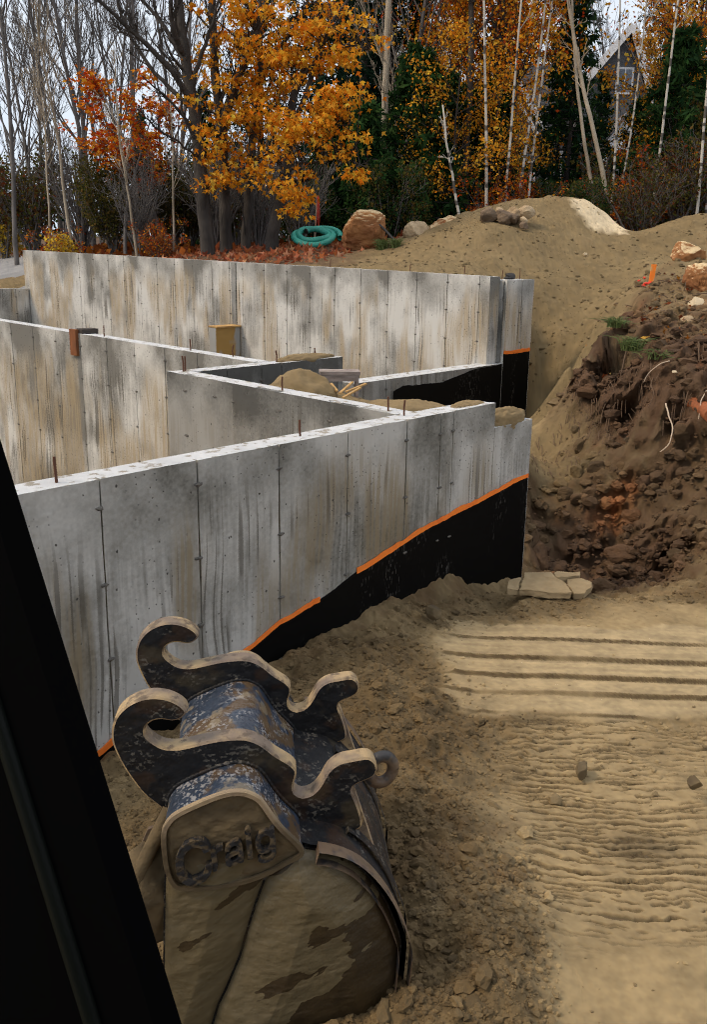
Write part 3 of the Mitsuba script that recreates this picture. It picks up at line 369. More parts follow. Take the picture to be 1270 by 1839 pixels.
def blocks(key, label, n, r0, r1, a0, a1, smin, smax, seed, cmul):
    rg = np.random.default_rng(seed); ms, cs = [], []
    for k in range(n):
        r, a = rg.uniform(r0, r1), YAW + math.radians(rg.uniform(a0, a1)); s = smin * (smax / smin) ** (rg.random() ** 1.7)
        x, y = ORI[0] + r * math.cos(a), ORI[1] + r * math.sin(a)
        if x < 6.75 and y > -.3: continue
        g = gq([x], [y])[0]; m = rock((x, y, g[0] + s * .12), (s, s * rg.uniform(.6, 1), s * rg.uniform(.5, .9)), int(rg.integers(9999)), 3, .5, rotz=rg.uniform(0, 6))
        ms.append(m); t = g[4:7] * cmul * rg.uniform(.8, 1.5); cs.append(np.clip(t * (1 + .8 * (fbm(V(m) * 14, 3, k)[:, None] - .5)), .01, .9))
    struct(key, cat(ms), 'clod', 'stuff', label, color=np.vstack(cs))
blocks('trench_blocks', 'blocks of dug soil tumbled in the trench', 46, 7.9, 9.6, -18, -6.5, .05, .19, 21, 1.0)
blocks('bank_blocks', 'lumps of topsoil breaking off the bank face', 36, 9.2, 11.2, -18.3, -9.5, .04, .14, 22, .9)
# ---------------------------------------------------------------- concrete foundation walls
TH = 0.20
def span(ax, fixed, q0, q1, z0, z1, d0, d1):
    """Corners of a slab along x (ax 0) or y (ax 1); depth d is measured from the visible face inwards."""
    return ((q0, fixed + d0, z0), (q1, fixed + d1, z1)) if ax == 0 else ((fixed + d0, q0, z0), (fixed + d1, q1, z1))
def wall(label, ax, fixed, q0, q1, zb, zt, seams, bsdf, seed, th=TH, ties=(0.155, 0.58, 1.01, 1.44), top_amp=0.004):
    w = thing('foundation_wall', label, 'concrete wall')
    add('core', rough_box(*span(ax, fixed, q0 + .004, q1 - .004, zb, zt - 0.006, 0.03, th), 0.07, top_amp, 5, seed), bsdf, w, smooth=40)
    ed = [q0] + [s for s in seams if q0 + .05 < s < q1 - .05] + [q1]
    for k, (a, b) in enumerate(zip(ed[:-1], ed[1:])):
        add('panel', rough_box(*span(ax, fixed, a + .0055, b - .0055, zb + .01, zt, -0.003 * ((k * 7 + seed) % 3) / 2, 0.05), 0.05, 0.0035, 6, seed + k), bsdf, w, smooth=40)
    rg = np.random.default_rng(seed)
    for s in ed[1:-1]:
        for t in ties:
            if zt - t < zb + .1 or rg.random() < .08: continue
            c = np.array([s, fixed - .004, zt - t] if ax == 0 else [fixed - .004, s, zt - t]) + rg.normal(0, .006, 3) * ([1, 0, 1] if ax == 0 else [0, 1, 1])
            m = rock((0, 0, 0), (.030, .012, .013) if ax == 0 else (.012, .030, .013), int(rg.integers(999)), 1)
            m.vertices = V(m) + c
            add('tie_end', m, 'tie_grout', w)
    return w
mat('tie_grout', lambda p, n, uv: mix((0.02, 0.018, 0.016), (0.17, 0.16, 0.145), fb(p.x * 60, p.y * 60, p.z * 60, 2)), 0.9)
k61 = lambda s0, lo, hi: sorted(s0 + k * .61 for k in range(-60, 60) if lo < s0 + k * .61 < hi)
wa = wall('nearest long grey concrete wall with a black tarred foot and an orange marker line', 0, 0.0, -1.2, 5.90, -2.3, 0.0, k61(2.352, -1.2, 4.9) + [5.185, 5.341], 'concrete_near', 3)
add('low_end', rough_box((5.902, 0.0, -2.3), (6.46, TH, -0.205), .05, .005, 6, 77), 'concrete_near', wa, smooth=40)
wd = wall('damp inner concrete wall running back from the nearest wall to a corner', 1, 4.906, TH + .003, 3.10, -3.2, -0.003, [2.812, 2.375, 2.116, 1.51, .908, .30], 'concrete_damp', 5)
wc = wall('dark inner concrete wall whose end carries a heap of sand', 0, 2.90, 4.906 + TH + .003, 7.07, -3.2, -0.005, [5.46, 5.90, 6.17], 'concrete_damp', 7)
wb = wall('stained inner concrete wall with a notched timber pocket, left of the damp corner', 1, 5.974, 3.103, 16.5, -3.2, -0.002, k61(8.34, 3.9, 16.4), 'concrete_garage', 9)
fs = [9.407 - k * .61 for k in range(10)] + [15.216 - k * .61 for k in range(9)] + [9.80]
wf = wall('tall long concrete wall at the back, topped by the tree line', 1, 10.98, 3.72, 17.80, -2.6, 0.81, sorted(s for s in fs if s > 3.75), 'concrete_far', 11, th=.25, ties=(.12, .54, .97, 1.40, 1.83))
wh = wall('short tall concrete return wall at the right end with black tar below', 0, 3.62, 11.262, 12.01, -2.3, 0.765, [11.68], 'concrete_far', 13, ties=(.5, .95), th=.26)
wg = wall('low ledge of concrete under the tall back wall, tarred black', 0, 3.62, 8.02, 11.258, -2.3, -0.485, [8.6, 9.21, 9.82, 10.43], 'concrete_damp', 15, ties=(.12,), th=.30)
wl = wall('low concrete wall at the far left, stepped down from the tall back wall', 0, 17.6, 3.0, 10.96, -2.6, -0.10, k61(3.3, 3.1, 10.9), 'concrete_far', 17, ties=(.2, .6, 1.0))
# raised strip of darker concrete for the chase in the tall wall, bulkhead pebbles at its right end
add('chase', rough_box((10.962, 9.60, -1.6), (10.979, 9.73, 0.80), .06, .004, 5, 4), 'concrete_damp', wf)
add('bulkhead', rough_box((11.232, 3.66, -0.47), (11.259, 3.9, 0.74), .03, .012, 18, 6), 'concrete_damp', wh)
fm_x = lambda y: (lambda a, b, d: np.stack([a, y + d, b], -1))
def coat(parent, pts, zb, y, lip, label):
    pts = np.array(pts, float)
    xs = np.arange(pts[0, 0], pts[-1, 0], 0.03); zs = np.interp(xs, pts[:, 0], pts[:, 1])
    zs = zs + 0.016 * (fbm(np.stack([xs * 5, xs * 0, xs * 0], -1), 3, 4) - .5) + 0.009 * (fbm(np.stack([xs * 30, xs * 0, xs * 0], -1), 2, 5) - .5)
    po = Polygon(np.r_[np.stack([xs, zs], -1), [[xs[-1], zb], [xs[0], zb]]])
    k = add('tar_coat', prism(po, -lip, 0.004, fm_x(y)), 'tar', parent)
    labels[k] = {'label': label}
    return xs, zs
ORA = [(3.394, -1.226), (3.558, -1.162), (3.932, -1.105), (4.284, -1.005), (4.636, -.938), (5.015, -.852), (5.287, -.821), (5.803, -.764), (6.204, -.698), (6.455, -.685)]
xs, zs = coat(wa, [(2.0, -1.62), (2.4, -1.49), (3.1, -1.35)] + [(a, b - .022) for a, b in ORA], -2.2, -0.0035, 0.006, 'black tar coat along the foot of the wall')
def line(parent, x0, x1, xs, zs, y, up=.036, seed=0):
    s = (xs >= x0) & (xs <= x1); x, z_ = xs[s], zs[s]
    u = up * (.75 + .8 * (fbm(np.stack([x * 9, x * 0 + seed, x * 0], -1), 3, 6 + seed) - .4)); dn = .012 + 0 * x
    po = Polygon(np.r_[np.stack([x, z_ + u], -1), np.stack([x, z_ - dn], -1)[::-1]]).buffer(0)
    k = add('marker_line', prism(po, -.0105, -.004, fm_x(y)), 'marker_paint', parent)
    labels[k] = {'label': 'orange painted line along the top of the tar'}
line(wa, 3.2, 3.93, xs, zs, -0.0035, .026, 1); line(wa, 4.26, 6.5, xs, zs, -0.0035, .034, 2); line(wa, 2.15, 2.5, xs, zs, -0.0035, .03, 5)
xs, zs = coat(wh, [(11.268, -.33), (11.6, -.345), (12.005, -.325)], -2.2, 3.6165, .006, 'black tar coat under the orange line')
line(wh, 11.2, 12.1, xs, zs, 3.6165, .05, 3)
coat(wg, [(8.75, -.66), (8.95, -.60), (9.4, -.62), (9.8, -.63), (10.1, -.58), (10.55, -.51), (11.0, -.5), (11.255, -.49)], -2.2, 3.6165, .006, 'black tar coat with a ragged top')
# rebar dowels standing in the wall tops
dw = [(2.177, .10, 0, .13, wa), (3.866, .12, 0, .10, wa), (4.919, .14, 0, .11, wa), (4.99, .36, 0, .10, wd), (5.0, 1.571, 0, .11, wd), (5.02, 2.99, 0, .14, wc), (5.07, 3.03, 0, .13, wc), (6.10, 3.6, 0, .12, wb), (6.06, 4.3, 0, .12, wb), (6.2, 3.02, 0, .11, wc),
      (6.75, 3.02, 0, .10, wc), (6.07, 6.1, 0, .13, wb), (6.08, 9.3, 0, .1, wb), (11.1, 7.2, .81, .14, wf), (11.12, 5.4, .81, .12, wf), (11.3, 3.74, .765, .13, wh), (11.80, 3.76, .765, .16, wh), (11.1, 4.3, .81, .12, wf)]
rg = np.random.default_rng(8)
for n_, (x, y, z0, h, own) in enumerate(dw):
    t = np.array([[x, y, z0 - .05], [x + rg.normal(0, .004), y + rg.normal(0, .004), z0 + h * .5], [x + rg.normal(0, .005), y + rg.normal(0, .005), z0 + h]])
    add('dowel', tubes(t, .0075, 6, True), 'rebar_steel', own)
# concrete pier against the tall wall, plank on its top
pr = thing('concrete_pier', 'square concrete pier against the tall back wall with a yellow plank on top', 'pier')
add('shaft', rough_box((10.40, 9.50, -2.2), (10.96, 9.70, -.385), .06, .006, 5, 21), 'pier_face', pr, smooth=40)
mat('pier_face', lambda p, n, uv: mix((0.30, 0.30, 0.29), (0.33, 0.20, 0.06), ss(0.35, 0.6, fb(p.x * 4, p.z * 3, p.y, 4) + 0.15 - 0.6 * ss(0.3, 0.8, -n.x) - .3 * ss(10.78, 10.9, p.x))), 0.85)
k = add('plank', oriented_box((10.68, 9.59, -.370), (.29, .125, .014), np.eye(3), .08, .004, 6, 3), 'lumber', pr)
labels[k] = {'label': 'yellow plank on the pier'}
# timber blockout in the top of the stained wall
bk = thing('timber_blockout', 'rusty brown board and dark block set in the top of the stained wall', 'timber')
add('board', oriented_box((5.955, 6.62, -.12), (.022, .075, .165), np.eye(3), .04, .002, 9, 2), 'red_lumber', bk)
add('block', oriented_box((6.10, 6.55, .01), (.115, .075, .045), np.eye(3), .04, .002, 9, 3), 'dark_lumber', bk)
# sawhorse bench of old boards in the yard between the walls
bn = thing('plank_bench', 'small weathered plank bench standing by the sand heap between the walls', 'bench')
bc = np.array((6.317, 2.202, -0.038)) * [1, 1, 0]
ax_ = np.array([[.766, -.643, 0], [.643, .766, 0], [0, 0, 1]])
at = lambda u, v, w: bc + ax_[0] * u + ax_[1] * v + np.array([0, 0, w])
bt = -.035
add('top_board', oriented_box(at(0, 0, bt), (.20, .10, .018), ax_, .05, .002, 9, 1), 'old_lumber', bn)
for u in (-.17, .17):
    for v in (-.07, .07): add('leg', oriented_box(at(u, v, bt - .165), (.014, .022, .16), ax_, .05, .002, 9, 2), 'old_lumber', bn)
    add('end_board', oriented_box(at(u, 0, bt - .06), (.012, .06, .04), ax_, .05, .002, 9, 5), 'old_lumber', bn)
add('apron', oriented_box(at(0, -.085, bt - .05), (.155, .010, .03), ax_, .05, .002, 9, 3), 'old_lumber', bn)
rg = np.random.default_rng(3)
lb = ['longest pale splintered stick on the sand behind the nearest wall', 'orange-brown splinter of lumber lying on sand by the bench', 'short broken lath on the sand between the walls', 'thin pale lath lying lowest on the sand behind the nearest wall']
for n_, (x, y, a, l) in enumerate([(*(6.079, 1.874, -0.114)[:2], .5, .22), (*(6.146, 1.805, -0.145)[:2], .2, .18), (*(5.996, 1.957, -0.095)[:2], 1.0, .14), (*(5.901, 1.627, -0.129)[:2], .35, .20)]):
    c = np.array([x, y, max(gz(x, y), -.16) + .035]); u = np.array([math.cos(a), math.sin(a), .1]); u /= np.linalg.norm(u); v_ = np.array([-u[1], u[0], 0]); v_ /= np.linalg.norm(v_)
    k = add('wood_scrap', oriented_box(c, (l, .012, .007), np.array([u, v_, np.cross(u, v_)]), .05, .003, 9, n_), 'lumber')
    tag(k, lb[n_], 'wood scrap', None)
# sand spilled on wall tops
for n_, (c, s, lab) in enumerate([((*(5.755, 2.188, -0.100)[:2], -.42), (.42, .42, .43), 'steep heap of sand in the yard between the inner walls'), ((*(6.029, 2.066, -0.166)[:2], -.42), (.60, .45, .17), 'low spread of sand under the plank bench'), ((*(6.214, 1.435, -0.105)[:2], -.42), (.80, .4, .20), 'sand banked up behind the nearest wall below the tarred ledge'), ((6.62, 3.02, -.012), (.42, .115, .062), 'low heap of sand lying along the top of the dark inner wall'), ((6.18, .11, -.21), (.30, .11, .13), 'heap of sand on the low right end of the nearest wall'), ((5.68, .12, -.01), (.20, .09, .028), 'thin skin of sand on the top right end of the nearest wall')]):
    m = trimesh.creation.icosphere(subdivisions=4); v = V(m) * np.array(s)
    v = v * (1 + .35 * (fbm(V(m) * 2.2 + n_ * 5, 3, n_)[:, None] - .5)) + .025 * (fbm(v * 30, 2, 9)[:, None] - .5) * np.array([0, 0, 1])
    cc_ = np.array([.19, .135, .066]) * (1 + .5 * (fbm(v * 40, 3, 3)[:, None] - .5))
    k = add('sand_heap', (v + np.array(c), m.faces), 'clod', smooth=True, color=cc_)
    tag(k, lab, 'sand heap')
# dark round bundle left on the wall top
bb = thing('dark_bundle', 'dark round bundle on the top right corner of the tall back wall', 'bundle')
add('body', rock((11.52, 3.74, .81), (.10, .075, .06), 4, 3, .3), 'dark_steel', bb, smooth=50)
add('flap', rock((11.42, 3.72, .785), (.08, .05, .025), 6, 2, .3), 'dark_steel', bb, smooth=50)
# ---------------------------------------------------------------- excavator bucket lying by the wall
BL, BS = np.array([0.647, 0.763, 0]), np.array([0.763, -0.647, 0])
def bmap(s, z_, d): return EYE * [1, 1, 0] + np.asarray(s)[:, None] * BS + np.asarray(d)[:, None] * BL + np.asarray(z_)[:, None] * np.array([0, 0, 1.0])
def smooth_loop(pts, n, corner=()):
    p = np.asarray(pts, float); p = np.r_[p, p[:1]]
    s = np.r_[0, np.cumsum(np.linalg.norm(np.diff(p, axis=0), axis=1))]
    from scipy.interpolate import CubicSpline
    q = CubicSpline(s, p, bc_type='periodic')(np.linspace(0, s[-1], n, endpoint=False))
    lin = np.stack([np.interp(np.linspace(0, s[-1], n, endpoint=False), s, p[:, k]) for k in (0, 1)], -1)
    w = 0.75
    return q * w + lin * (1 - w)
def loop_normals(q):
    t = np.roll(q, -1, 0) - np.roll(q, 1, 0); t /= np.linalg.norm(t, axis=1, keepdims=True) + 1e-12
    n = np.stack([t[:, 1], -t[:, 0]], -1)
    ar = 0.5 * np.sum(q[:, 0] * np.roll(q[:, 1], -1) - np.roll(q[:, 0], -1) * q[:, 1])
    return n if ar > 0 else -n                     # outward
def plate(q, d0, d1, bev=0.007):
    """A thick plate of outline q with bevelled edges: (faces mesh, rim mesh)."""
    n = loop_normals(q); N_ = len(q)
    lay = [(q - n * bev, d0), (q, d0 + bev), (q, d1 - bev), (q - n * bev, d1)]
    vv = [bmap(a[:, 0], a[:, 1], np.full(N_, d)) for a, d in lay]
    i = np.arange(N_); j = (i + 1) % N_
    rim = []
    for k in range(3): rim.append(np.stack([i + k * N_, j + k * N_, j + (k + 1) * N_, i + (k + 1) * N_], -1))
    rim = np.vstack(rim); rm = trimesh.Trimesh(np.vstack(vv), np.vstack([rim[:, [0, 1, 2]], rim[:, [0, 2, 3]]]), process=False)
    po = Polygon(lay[0][0])
    tv, tf = trimesh.creation.triangulate_polygon(po if po.is_valid else po.buffer(0), engine='earcut')
    f0 = bmap(tv[:, 0], tv[:, 1], np.full(len(tv), d0)); f1 = bmap(tv[:, 0], tv[:, 1], np.full(len(tv), d1))
    fm = trimesh.Trimesh(np.vstack([f0, f1]), np.vstack([tf, tf[:, ::-1] + len(tv)]), process=False)
    return fm, rm
EAR = [(-0.262, -0.309), (-0.284, -0.278), (-0.325, -0.255), (-0.367, -0.247), (-0.408, -0.252), (-0.451, -0.273), (-0.486, -0.309), (-0.503, -0.355), (-0.505, -0.4), (-0.493, -0.449), (-0.471, -0.505), (-0.444, -0.558), (-0.412, -0.61), (-0.371, -0.654), (-0.303, -0.72), (-0.155, -0.789), (0.0, -0.83), (0.153, -0.84), (0.25, -0.83), (0.331, -0.80), (0.325, -0.745), (0.309, -0.695), (0.295, -0.64), (0.328, -0.62), (0.372, -0.599), (0.381, -0.584), (0.38, -0.555), (0.373, -0.542), (0.352, -0.525), (0.306, -0.527), (0.251, -0.536), (0.214, -0.562), (0.187, -0.611), (0.156, -0.651), (0.119, -0.661), (0.092, -0.64), (0.089, -0.615), (0.097, -0.585), (0.101, -0.561), (0.03, -0.492), (-0.001, -0.462), (-0.029, -0.439), (-0.073, -0.42), (-0.117, -0.417), (-0.181, -0.422), (-0.247, -0.435), (-0.303, -0.443), (-0.345, -0.435), (-0.374, -0.414), (-0.398, -0.383), (-0.394, -0.354), (-0.37, -0.335), (-0.337, -0.333), (-0.316, -0.339), (-0.286, -0.336)]
CAP = [(-0.33, -0.628), (-0.304, -0.587), (-0.249, -0.555), (-0.185, -0.528), (-0.121, -0.51), (-0.075, -0.513), (-0.029, -0.54), (0.007, -0.598), (0.063, -0.68), (0.113, -0.762), (0.062, -0.792), (0.014, -0.82), (-0.077, -0.852), (-0.25, -0.862), (-0.3, -0.848), (-0.326, -0.792), (-0.335, -0.682)]
bu = thing('excavator_bucket', 'muddy black and blue steel digging bucket with two curled hook plates on the ground', 'excavator bucket')
C0, C1, E0_, E1_ = 2.56, 3.60, 2.735, 3.33
eq = smooth_loop(EAR, 190)
for d in (E0_, E1_):
    fm, rm = plate(eq, d, d + .072)
    k = add('hook_plate', fm, 'bucket_paint', bu)
    add('rim', rm, 'worn_edge', k, smooth=35)
mat('mud_dark', lambda p, n, uv: mix((0.012, 0.012, 0.014), (0.085, 0.062, 0.034), ss(.42, .66, fb(p.x * 55, p.y * 55, p.z * 55, 5))), 0.8, lambda p, n, uv: fb(p.x * 50, p.y * 50, p.z * 50, 4), .008)
cq = smooth_loop(CAP, 130); cn_ = loop_normals(cq)
def sweep(q, d0, d1, nd, amp=0.0, seed=0):
    ds = np.linspace(d0, d1, nd); N_ = len(q)
    v = np.concatenate([bmap(q[:, 0], q[:, 1], np.full(N_, d)) for d in ds])
    if amp: v = v + wob(v, amp, 9, seed)
    i, k = np.meshgrid(np.arange(N_), np.arange(nd - 1), indexing='ij'); j = (i + 1) % N_
    f = np.stack([i + k * N_, j + k * N_, j + (k + 1) * N_, i + (k + 1) * N_], -1).reshape(-1, 4)
    return trimesh.Trimesh(v, np.vstack([f[:, [0, 1, 2]], f[:, [0, 2, 3]]]), process=False)
add('torque_tube', sweep(cq, C0 + .016, C1 - .01, 40, .0035, 3), 'tube_paint', bu, smooth=True)
for d0, d1 in ((C0, C0 + .022), (C1 - .022, C1)):
    fm, rm = plate(cq + cn_ * .006, d0, d1, .005)
    ring = Polygon(cq + cn_ * .004).difference(Polygon(cq).buffer(-.010)).buffer(0)
    k = add('end_flange', rm, 'flange_edge', bu, smooth=35)
    add('flange_face', prism(ring, d0 - .001, d0 + .012, lambda a, b, d: bmap(a, b, d)), 'flange_edge', k)
# weld beads where the tube meets the hook plates
wn = loop_normals(cq); wq = cq + wn * .004; sel = np.nonzero(cq[:, 1] > -.80)[0]
brk = np.nonzero(np.diff(sel) > 1)[0]; sel = np.r_[sel[brk[0] + 1:], sel[:brk[0] + 1]] if len(brk) else sel
for d in (E0_ - .002, E0_ + .074, E1_ - .002, E1_ + .074):
    bp = bmap(wq[sel, 0], wq[sel, 1], np.full(len(sel), d)); bp = curve(bp, 150)
    add('weld_bead', tubes(bp, .0075 + .0016 * np.sin(np.arange(150) * 2.1), 7, True), 'bucket_paint', bu, smooth=True)
# end plate: caked, slightly bulged, with cast lettering standing out of it
def slab(poly, d, thick, bulge, amp, seed, res=.011, tilt=0.0):
    po = poly.buffer(0); x0, y0, x1, y1 = po.bounds
    tv, tf = trimesh.creation.triangulate_polygon(po, engine='earcut')
    m = trimesh.Trimesh(np.c_[tv, np.zeros(len(tv))], tf, process=False)
    v, f = trimesh.remesh.subdivide_to_size(m.vertices, m.faces, res, max_iter=14)
    m = trimesh.Trimesh(v, f); v = V(m)
    from shapely import points, distance
    ds = distance(points(v[:, :2]), po.exterior)
    h = thick * np.clip(ds / .02, 0, 1) ** .5 + bulge * np.clip(ds / .16, 0, 1) ** .7 + amp * (fbm(np.c_[v[:, :2] * 16, v[:, :1] * 0 + seed], 4, seed) - .35) * np.clip(ds / .015, 0, 1)
    out = bmap(v[:, 0], v[:, 1], d - h + tilt * (v[:, 1] + .85))
    mm = trimesh.Trimesh(out, m.faces, process=False)
    fn = mm.face_normals.mean(0)
    if fn @ BL > 0: mm.invert()
    return mm
ek = add('end_plate', slab(Polygon(cq).buffer(-.008), C0 + .016, .002, .004, .020, 4), 'mud_crumb', bu, smooth=True)
lt = text_mesh('C', 0.150, 0.032, bold=True); l2 = text_mesh('raig', 0.105, 0.026, bold=True); l2.apply_translation([0.135, 0.02, 0]); lt = cat([lt, l2]); lv = V(lt)
la = math.radians(17); ls = lv[:, :2] * [0.88, 1.0] + np.c_[lv[:, 1] * .22, lv[:, 0] * 0]
lo_ = np.array([-0.300, -0.845])
sx = ls[:, 0] * math.cos(la) - ls[:, 1] * math.sin(la) + lo_[0]; sz = ls[:, 0] * math.sin(la) + ls[:, 1] * math.cos(la) + lo_[1]
lm = trimesh.Trimesh(bmap(sx, sz, C0 + .014 - lv[:, 2]), lt.faces[:, ::-1], process=False)
lv2, lf2 = trimesh.remesh.subdivide_to_size(lm.vertices, lm.faces, .012, max_iter=12)
lv2 = lv2 + wob(lv2, .0022, 40, 2)
add('cast_lettering', (lv2, lf2), 'mud_dark', ek)
# curved back shell and side plates
SH = [(-.06, -.60), (0.061, -0.689), (0.115, -0.743), (0.216, -0.774), (0.292, -0.818), (0.389, -0.939), (0.454, -1.083), (0.483, -1.203), (0.474, -1.369), (0.421, -1.481), (.30, -1.55), (.0, -1.58), (-.35, -1.56)]
sq = curve(SH, 70); sn = np.gradient(sq, axis=0); sn /= np.linalg.norm(sn, axis=1, keepdims=True); sn = np.stack([-sn[:, 1], sn[:, 0]], -1)
if sn[30] @ np.array([1, 0.2]) < 0: sn = -sn
so = np.r_[sq + sn * 0.0, (sq - sn * .03)[::-1]]
add('back_shell', sweep(so, C0 + .04, C1 - .04, 22, .002, 6), 'bucket_paint', bu, smooth=50)
for off, w, h in ((.10, .05, .016), (.62, .05, .016)):                 # wear straps welded round the back
    st = np.r_[sq[14:] + sn[14:] * h, (sq[14:] - sn[14:] * .002)[::-1]]
    add('wear_strap', sweep(st, C0 + .04 + off, C0 + .04 + off + w, 4, .002, 7), 'bucket_paint', bu, smooth=50)
rimq = np.r_[sq[10:] + sn[10:] * .012, (sq[10:] - sn[10:] * .035)[::-1]]
add('side_rim', sweep(rimq, C0 - .015, C0 + .045, 6, .002, 8), 'worn_rust', bu, smooth=50)
mat('worn_rust', lambda p, n, uv: mix(mix((0.075, 0.042, 0.026), (0.16, 0.12, 0.08), fb(p.x * 12, p.y * 12, p.z * 12, 3)), (0.03, 0.03, 0.032), ss(0.5, 0.7, fb(p.x * 20, p.y * 20, p.z * 20 + 5, 3))), 0.55, lambda p, n, uv: fb(p.x * 40, p.y * 40, p.z * 40, 3), 0.005)
add('far_side_rim', sweep(rimq, C1 - .045, C1 + .01, 6, .002, 9), 'worn_rust', bu, smooth=50)
side = np.r_[sq[6:] - sn[6:] * .018, [(-.42, -1.50), (-.36, -1.20), (-.345, -.90), (-.33, -.70)], [(-.2, -.66), (-.06, -.63)]]
sp = Polygon(side).buffer(0)
add('side_plate', prism(sp, C0 + .045, C0 + .065, bmap), 'bucket_paint', bu)
add('far_side_plate', prism(sp, C1 - .065, C1 - .045, bmap), 'bucket_paint', bu)
seam = [(.118, -.727), (.085, -.765), (.032, -.798), (-.012, -.875), (-.042, -.964), (-.075, -1.08), (-.101, -1.181), (-.15, -1.31), (-.179, -1.376), (-.24, -1.6)]
cutp = Polygon(seam + [(1.2, -1.6), (1.2, -.3), (.25, -.3)])
right = sp.buffer(-.006).intersection(cutp.buffer(-.004)); left = sp.buffer(-.006).difference(cutp.buffer(.004))
big = lambda g: max(g.geoms, key=lambda a: a.area) if hasattr(g, 'geoms') else g
k = add('mud_cake', slab(big(right), C0 + .044, .012, .070, .012, 8, .014), 'caked_mud', bu, smooth=True)
labels[k] = {'label': 'smeared grey-brown mud cake on the right of the side plate, wet at its lower right'}
k = add('mud_cake', slab(big(left), C0 + .044, .008, .035, .012, 14, .014), 'caked_mud', bu, smooth=True)
labels[k] = {'label': 'mud cake on the left of the side plate'}
# lifting eye on the back, gusset strips under the hook plates, cutting lip at the left
tt = np.linspace(0, 2 * np.pi, 28)
for d in (2.80,):
    ctr = bmap([.405], [-.615], [d])[0]
    ring = ctr + np.cos(tt)[:, None] * (BL * .01 + BS * .045) + np.sin(tt)[:, None] * np.array([0, 0, .052])
    add('lifting_eye', tubes(ring, .022, 10), 'worn_rust', bu, smooth=True)
    add('eye_boss', rock(bmap([.345], [-.625], [d + .01])[0], (.055, .05, .04), 5, 2, .2), 'worn_rust', bu, smooth=50)
for d in (E0_, E1_):
    gp = Polygon([(.285, -.64), (.315, -.70), (.345, -.80), (.385, -.93), (.355, -.93), (.30, -.84)])
    add('gusset', prism(gp, d + .03, d + .085, bmap), 'worn_edge', bu)
lip = np.array([(-.33, -.66, 2.72), (-.44, -.86, 2.60), (-.55, -1.10, 2.58)])
add('cutting_lip', tubes(curve(bmap(lip[:, 0], lip[:, 1], lip[:, 2]), 9), .024, 8, True), 'mud_crumb', bu, smooth=50)
add('lip_plate', prism(Polygon([(-.33, -.70), (-.345, -.80), (-.46, -.86), (-.40, -.72)]), 2.70, 2.715, bmap), 'worn_rust', bu)
add('mud_lump', rock(bmap([-.40], [-.98], [2.68])[0], (.12, .10, .22), 8, 3, .4), 'mud_crumb', bu, smooth=60)
# ---------------------------------------------------------------- the digger's cab post, beside the viewer
cp = thing('cab_post', 'black window post of the excavator cab close at the left edge', 'cab post')
pa, pb = np.array([0.281, -3.655, 0.676]), np.array([0.269, -3.457, 1.122])
ax0 = (pb - pa) / np.linalg.norm(pb - pa); pa, pb = pa - ax0 * .55, pb + ax0 * .35
lf = -np.array([0.646, -0.763, 0.031]); lf -= ax0 * (lf @ ax0); lf /= np.linalg.norm(lf); bk_ = np.cross(ax0, lf); bk_ = bk_ if bk_ @ FWD > 0 else -bk_
sec = [(0, .0), (.014, -.010), (.20, -.012), (.22, .02), (.20, .09), (.05, .08), (.022, .05)]
pv = np.array([[c + lf * u + bk_ * w for u, w in sec] for c in np.linspace(pa, pb, 12)])
ns_ = len(sec); i, kk = np.meshgrid(np.arange(ns_), np.arange(11), indexing='ij'); j = (i + 1) % ns_
f = np.stack([i + kk * ns_, j + kk * ns_, j + (kk + 1) * ns_, i + (kk + 1) * ns_], -1).reshape(-1, 4)
capf = [[0, a, a + 1] for a in range(1, ns_ - 1)]; capf += [[11 * ns_, 11 * ns_ + a + 1, 11 * ns_ + a] for a in range(1, ns_ - 1)]
add('pillar', trimesh.Trimesh(pv.reshape(-1, 3), np.vstack([f[:, [0, 1, 2]], f[:, [0, 2, 3]], capf]), process=False), 'cab_black', cp)
# unseen rest of the cab, added to shade bucket and near ground: floor, sill, side, back and roof round the seat
Fc, Rc = np.array([.768, .640, 0]), np.array([.640, -.768, 0]); Zc = np.array([0, 0, 1.0])
def cbox(name, f0, f1, r0, r1, z0, z1):
    c = np.array([EYE[0], EYE[1], 0]) + Fc * (f0 + f1) / 2 + Rc * (r0 + r1) / 2 + Zc * (z0 + z1) / 2
    add(name, oriented_box(c, ((f1 - f0) / 2, (r1 - r0) / 2, (z1 - z0) / 2), np.array([Fc, Rc, Zc]), 1, 0, 1), 'cab_black', cp)
cbox('floor', -.75, .48, -.52, .70, -.10, -.02); cbox('roof', -.8, .50, -.55, .72, 1.98, 2.05)
cbox('back_panel', -.80, -.74, -.55, .72, -.02, 1.98); cbox('door_panel', -.74, -.05, -.56, -.52, -.02, .85); cbox('right_panel', -.74, .20, .70, .74, -.02, 1.0)
cbox('undercarriage', -2.2, .30, -1.1, 1.2, -1.0, -.12); cbox('track', -2.4, .45, .75, 1.25, -1.46, -.75); cbox('track', -2.4, .45, -1.15, -.65, -1.46, -.75); cbox('engine_hood', -2.4, -.82, -1.1, 1.2, -.10, .75)
add('rubber_seal', tubes(np.linspace(pa, pb, 12) + lf * .052 - bk_ * .010, .006, 8, True), 'rubber', cp, smooth=True)
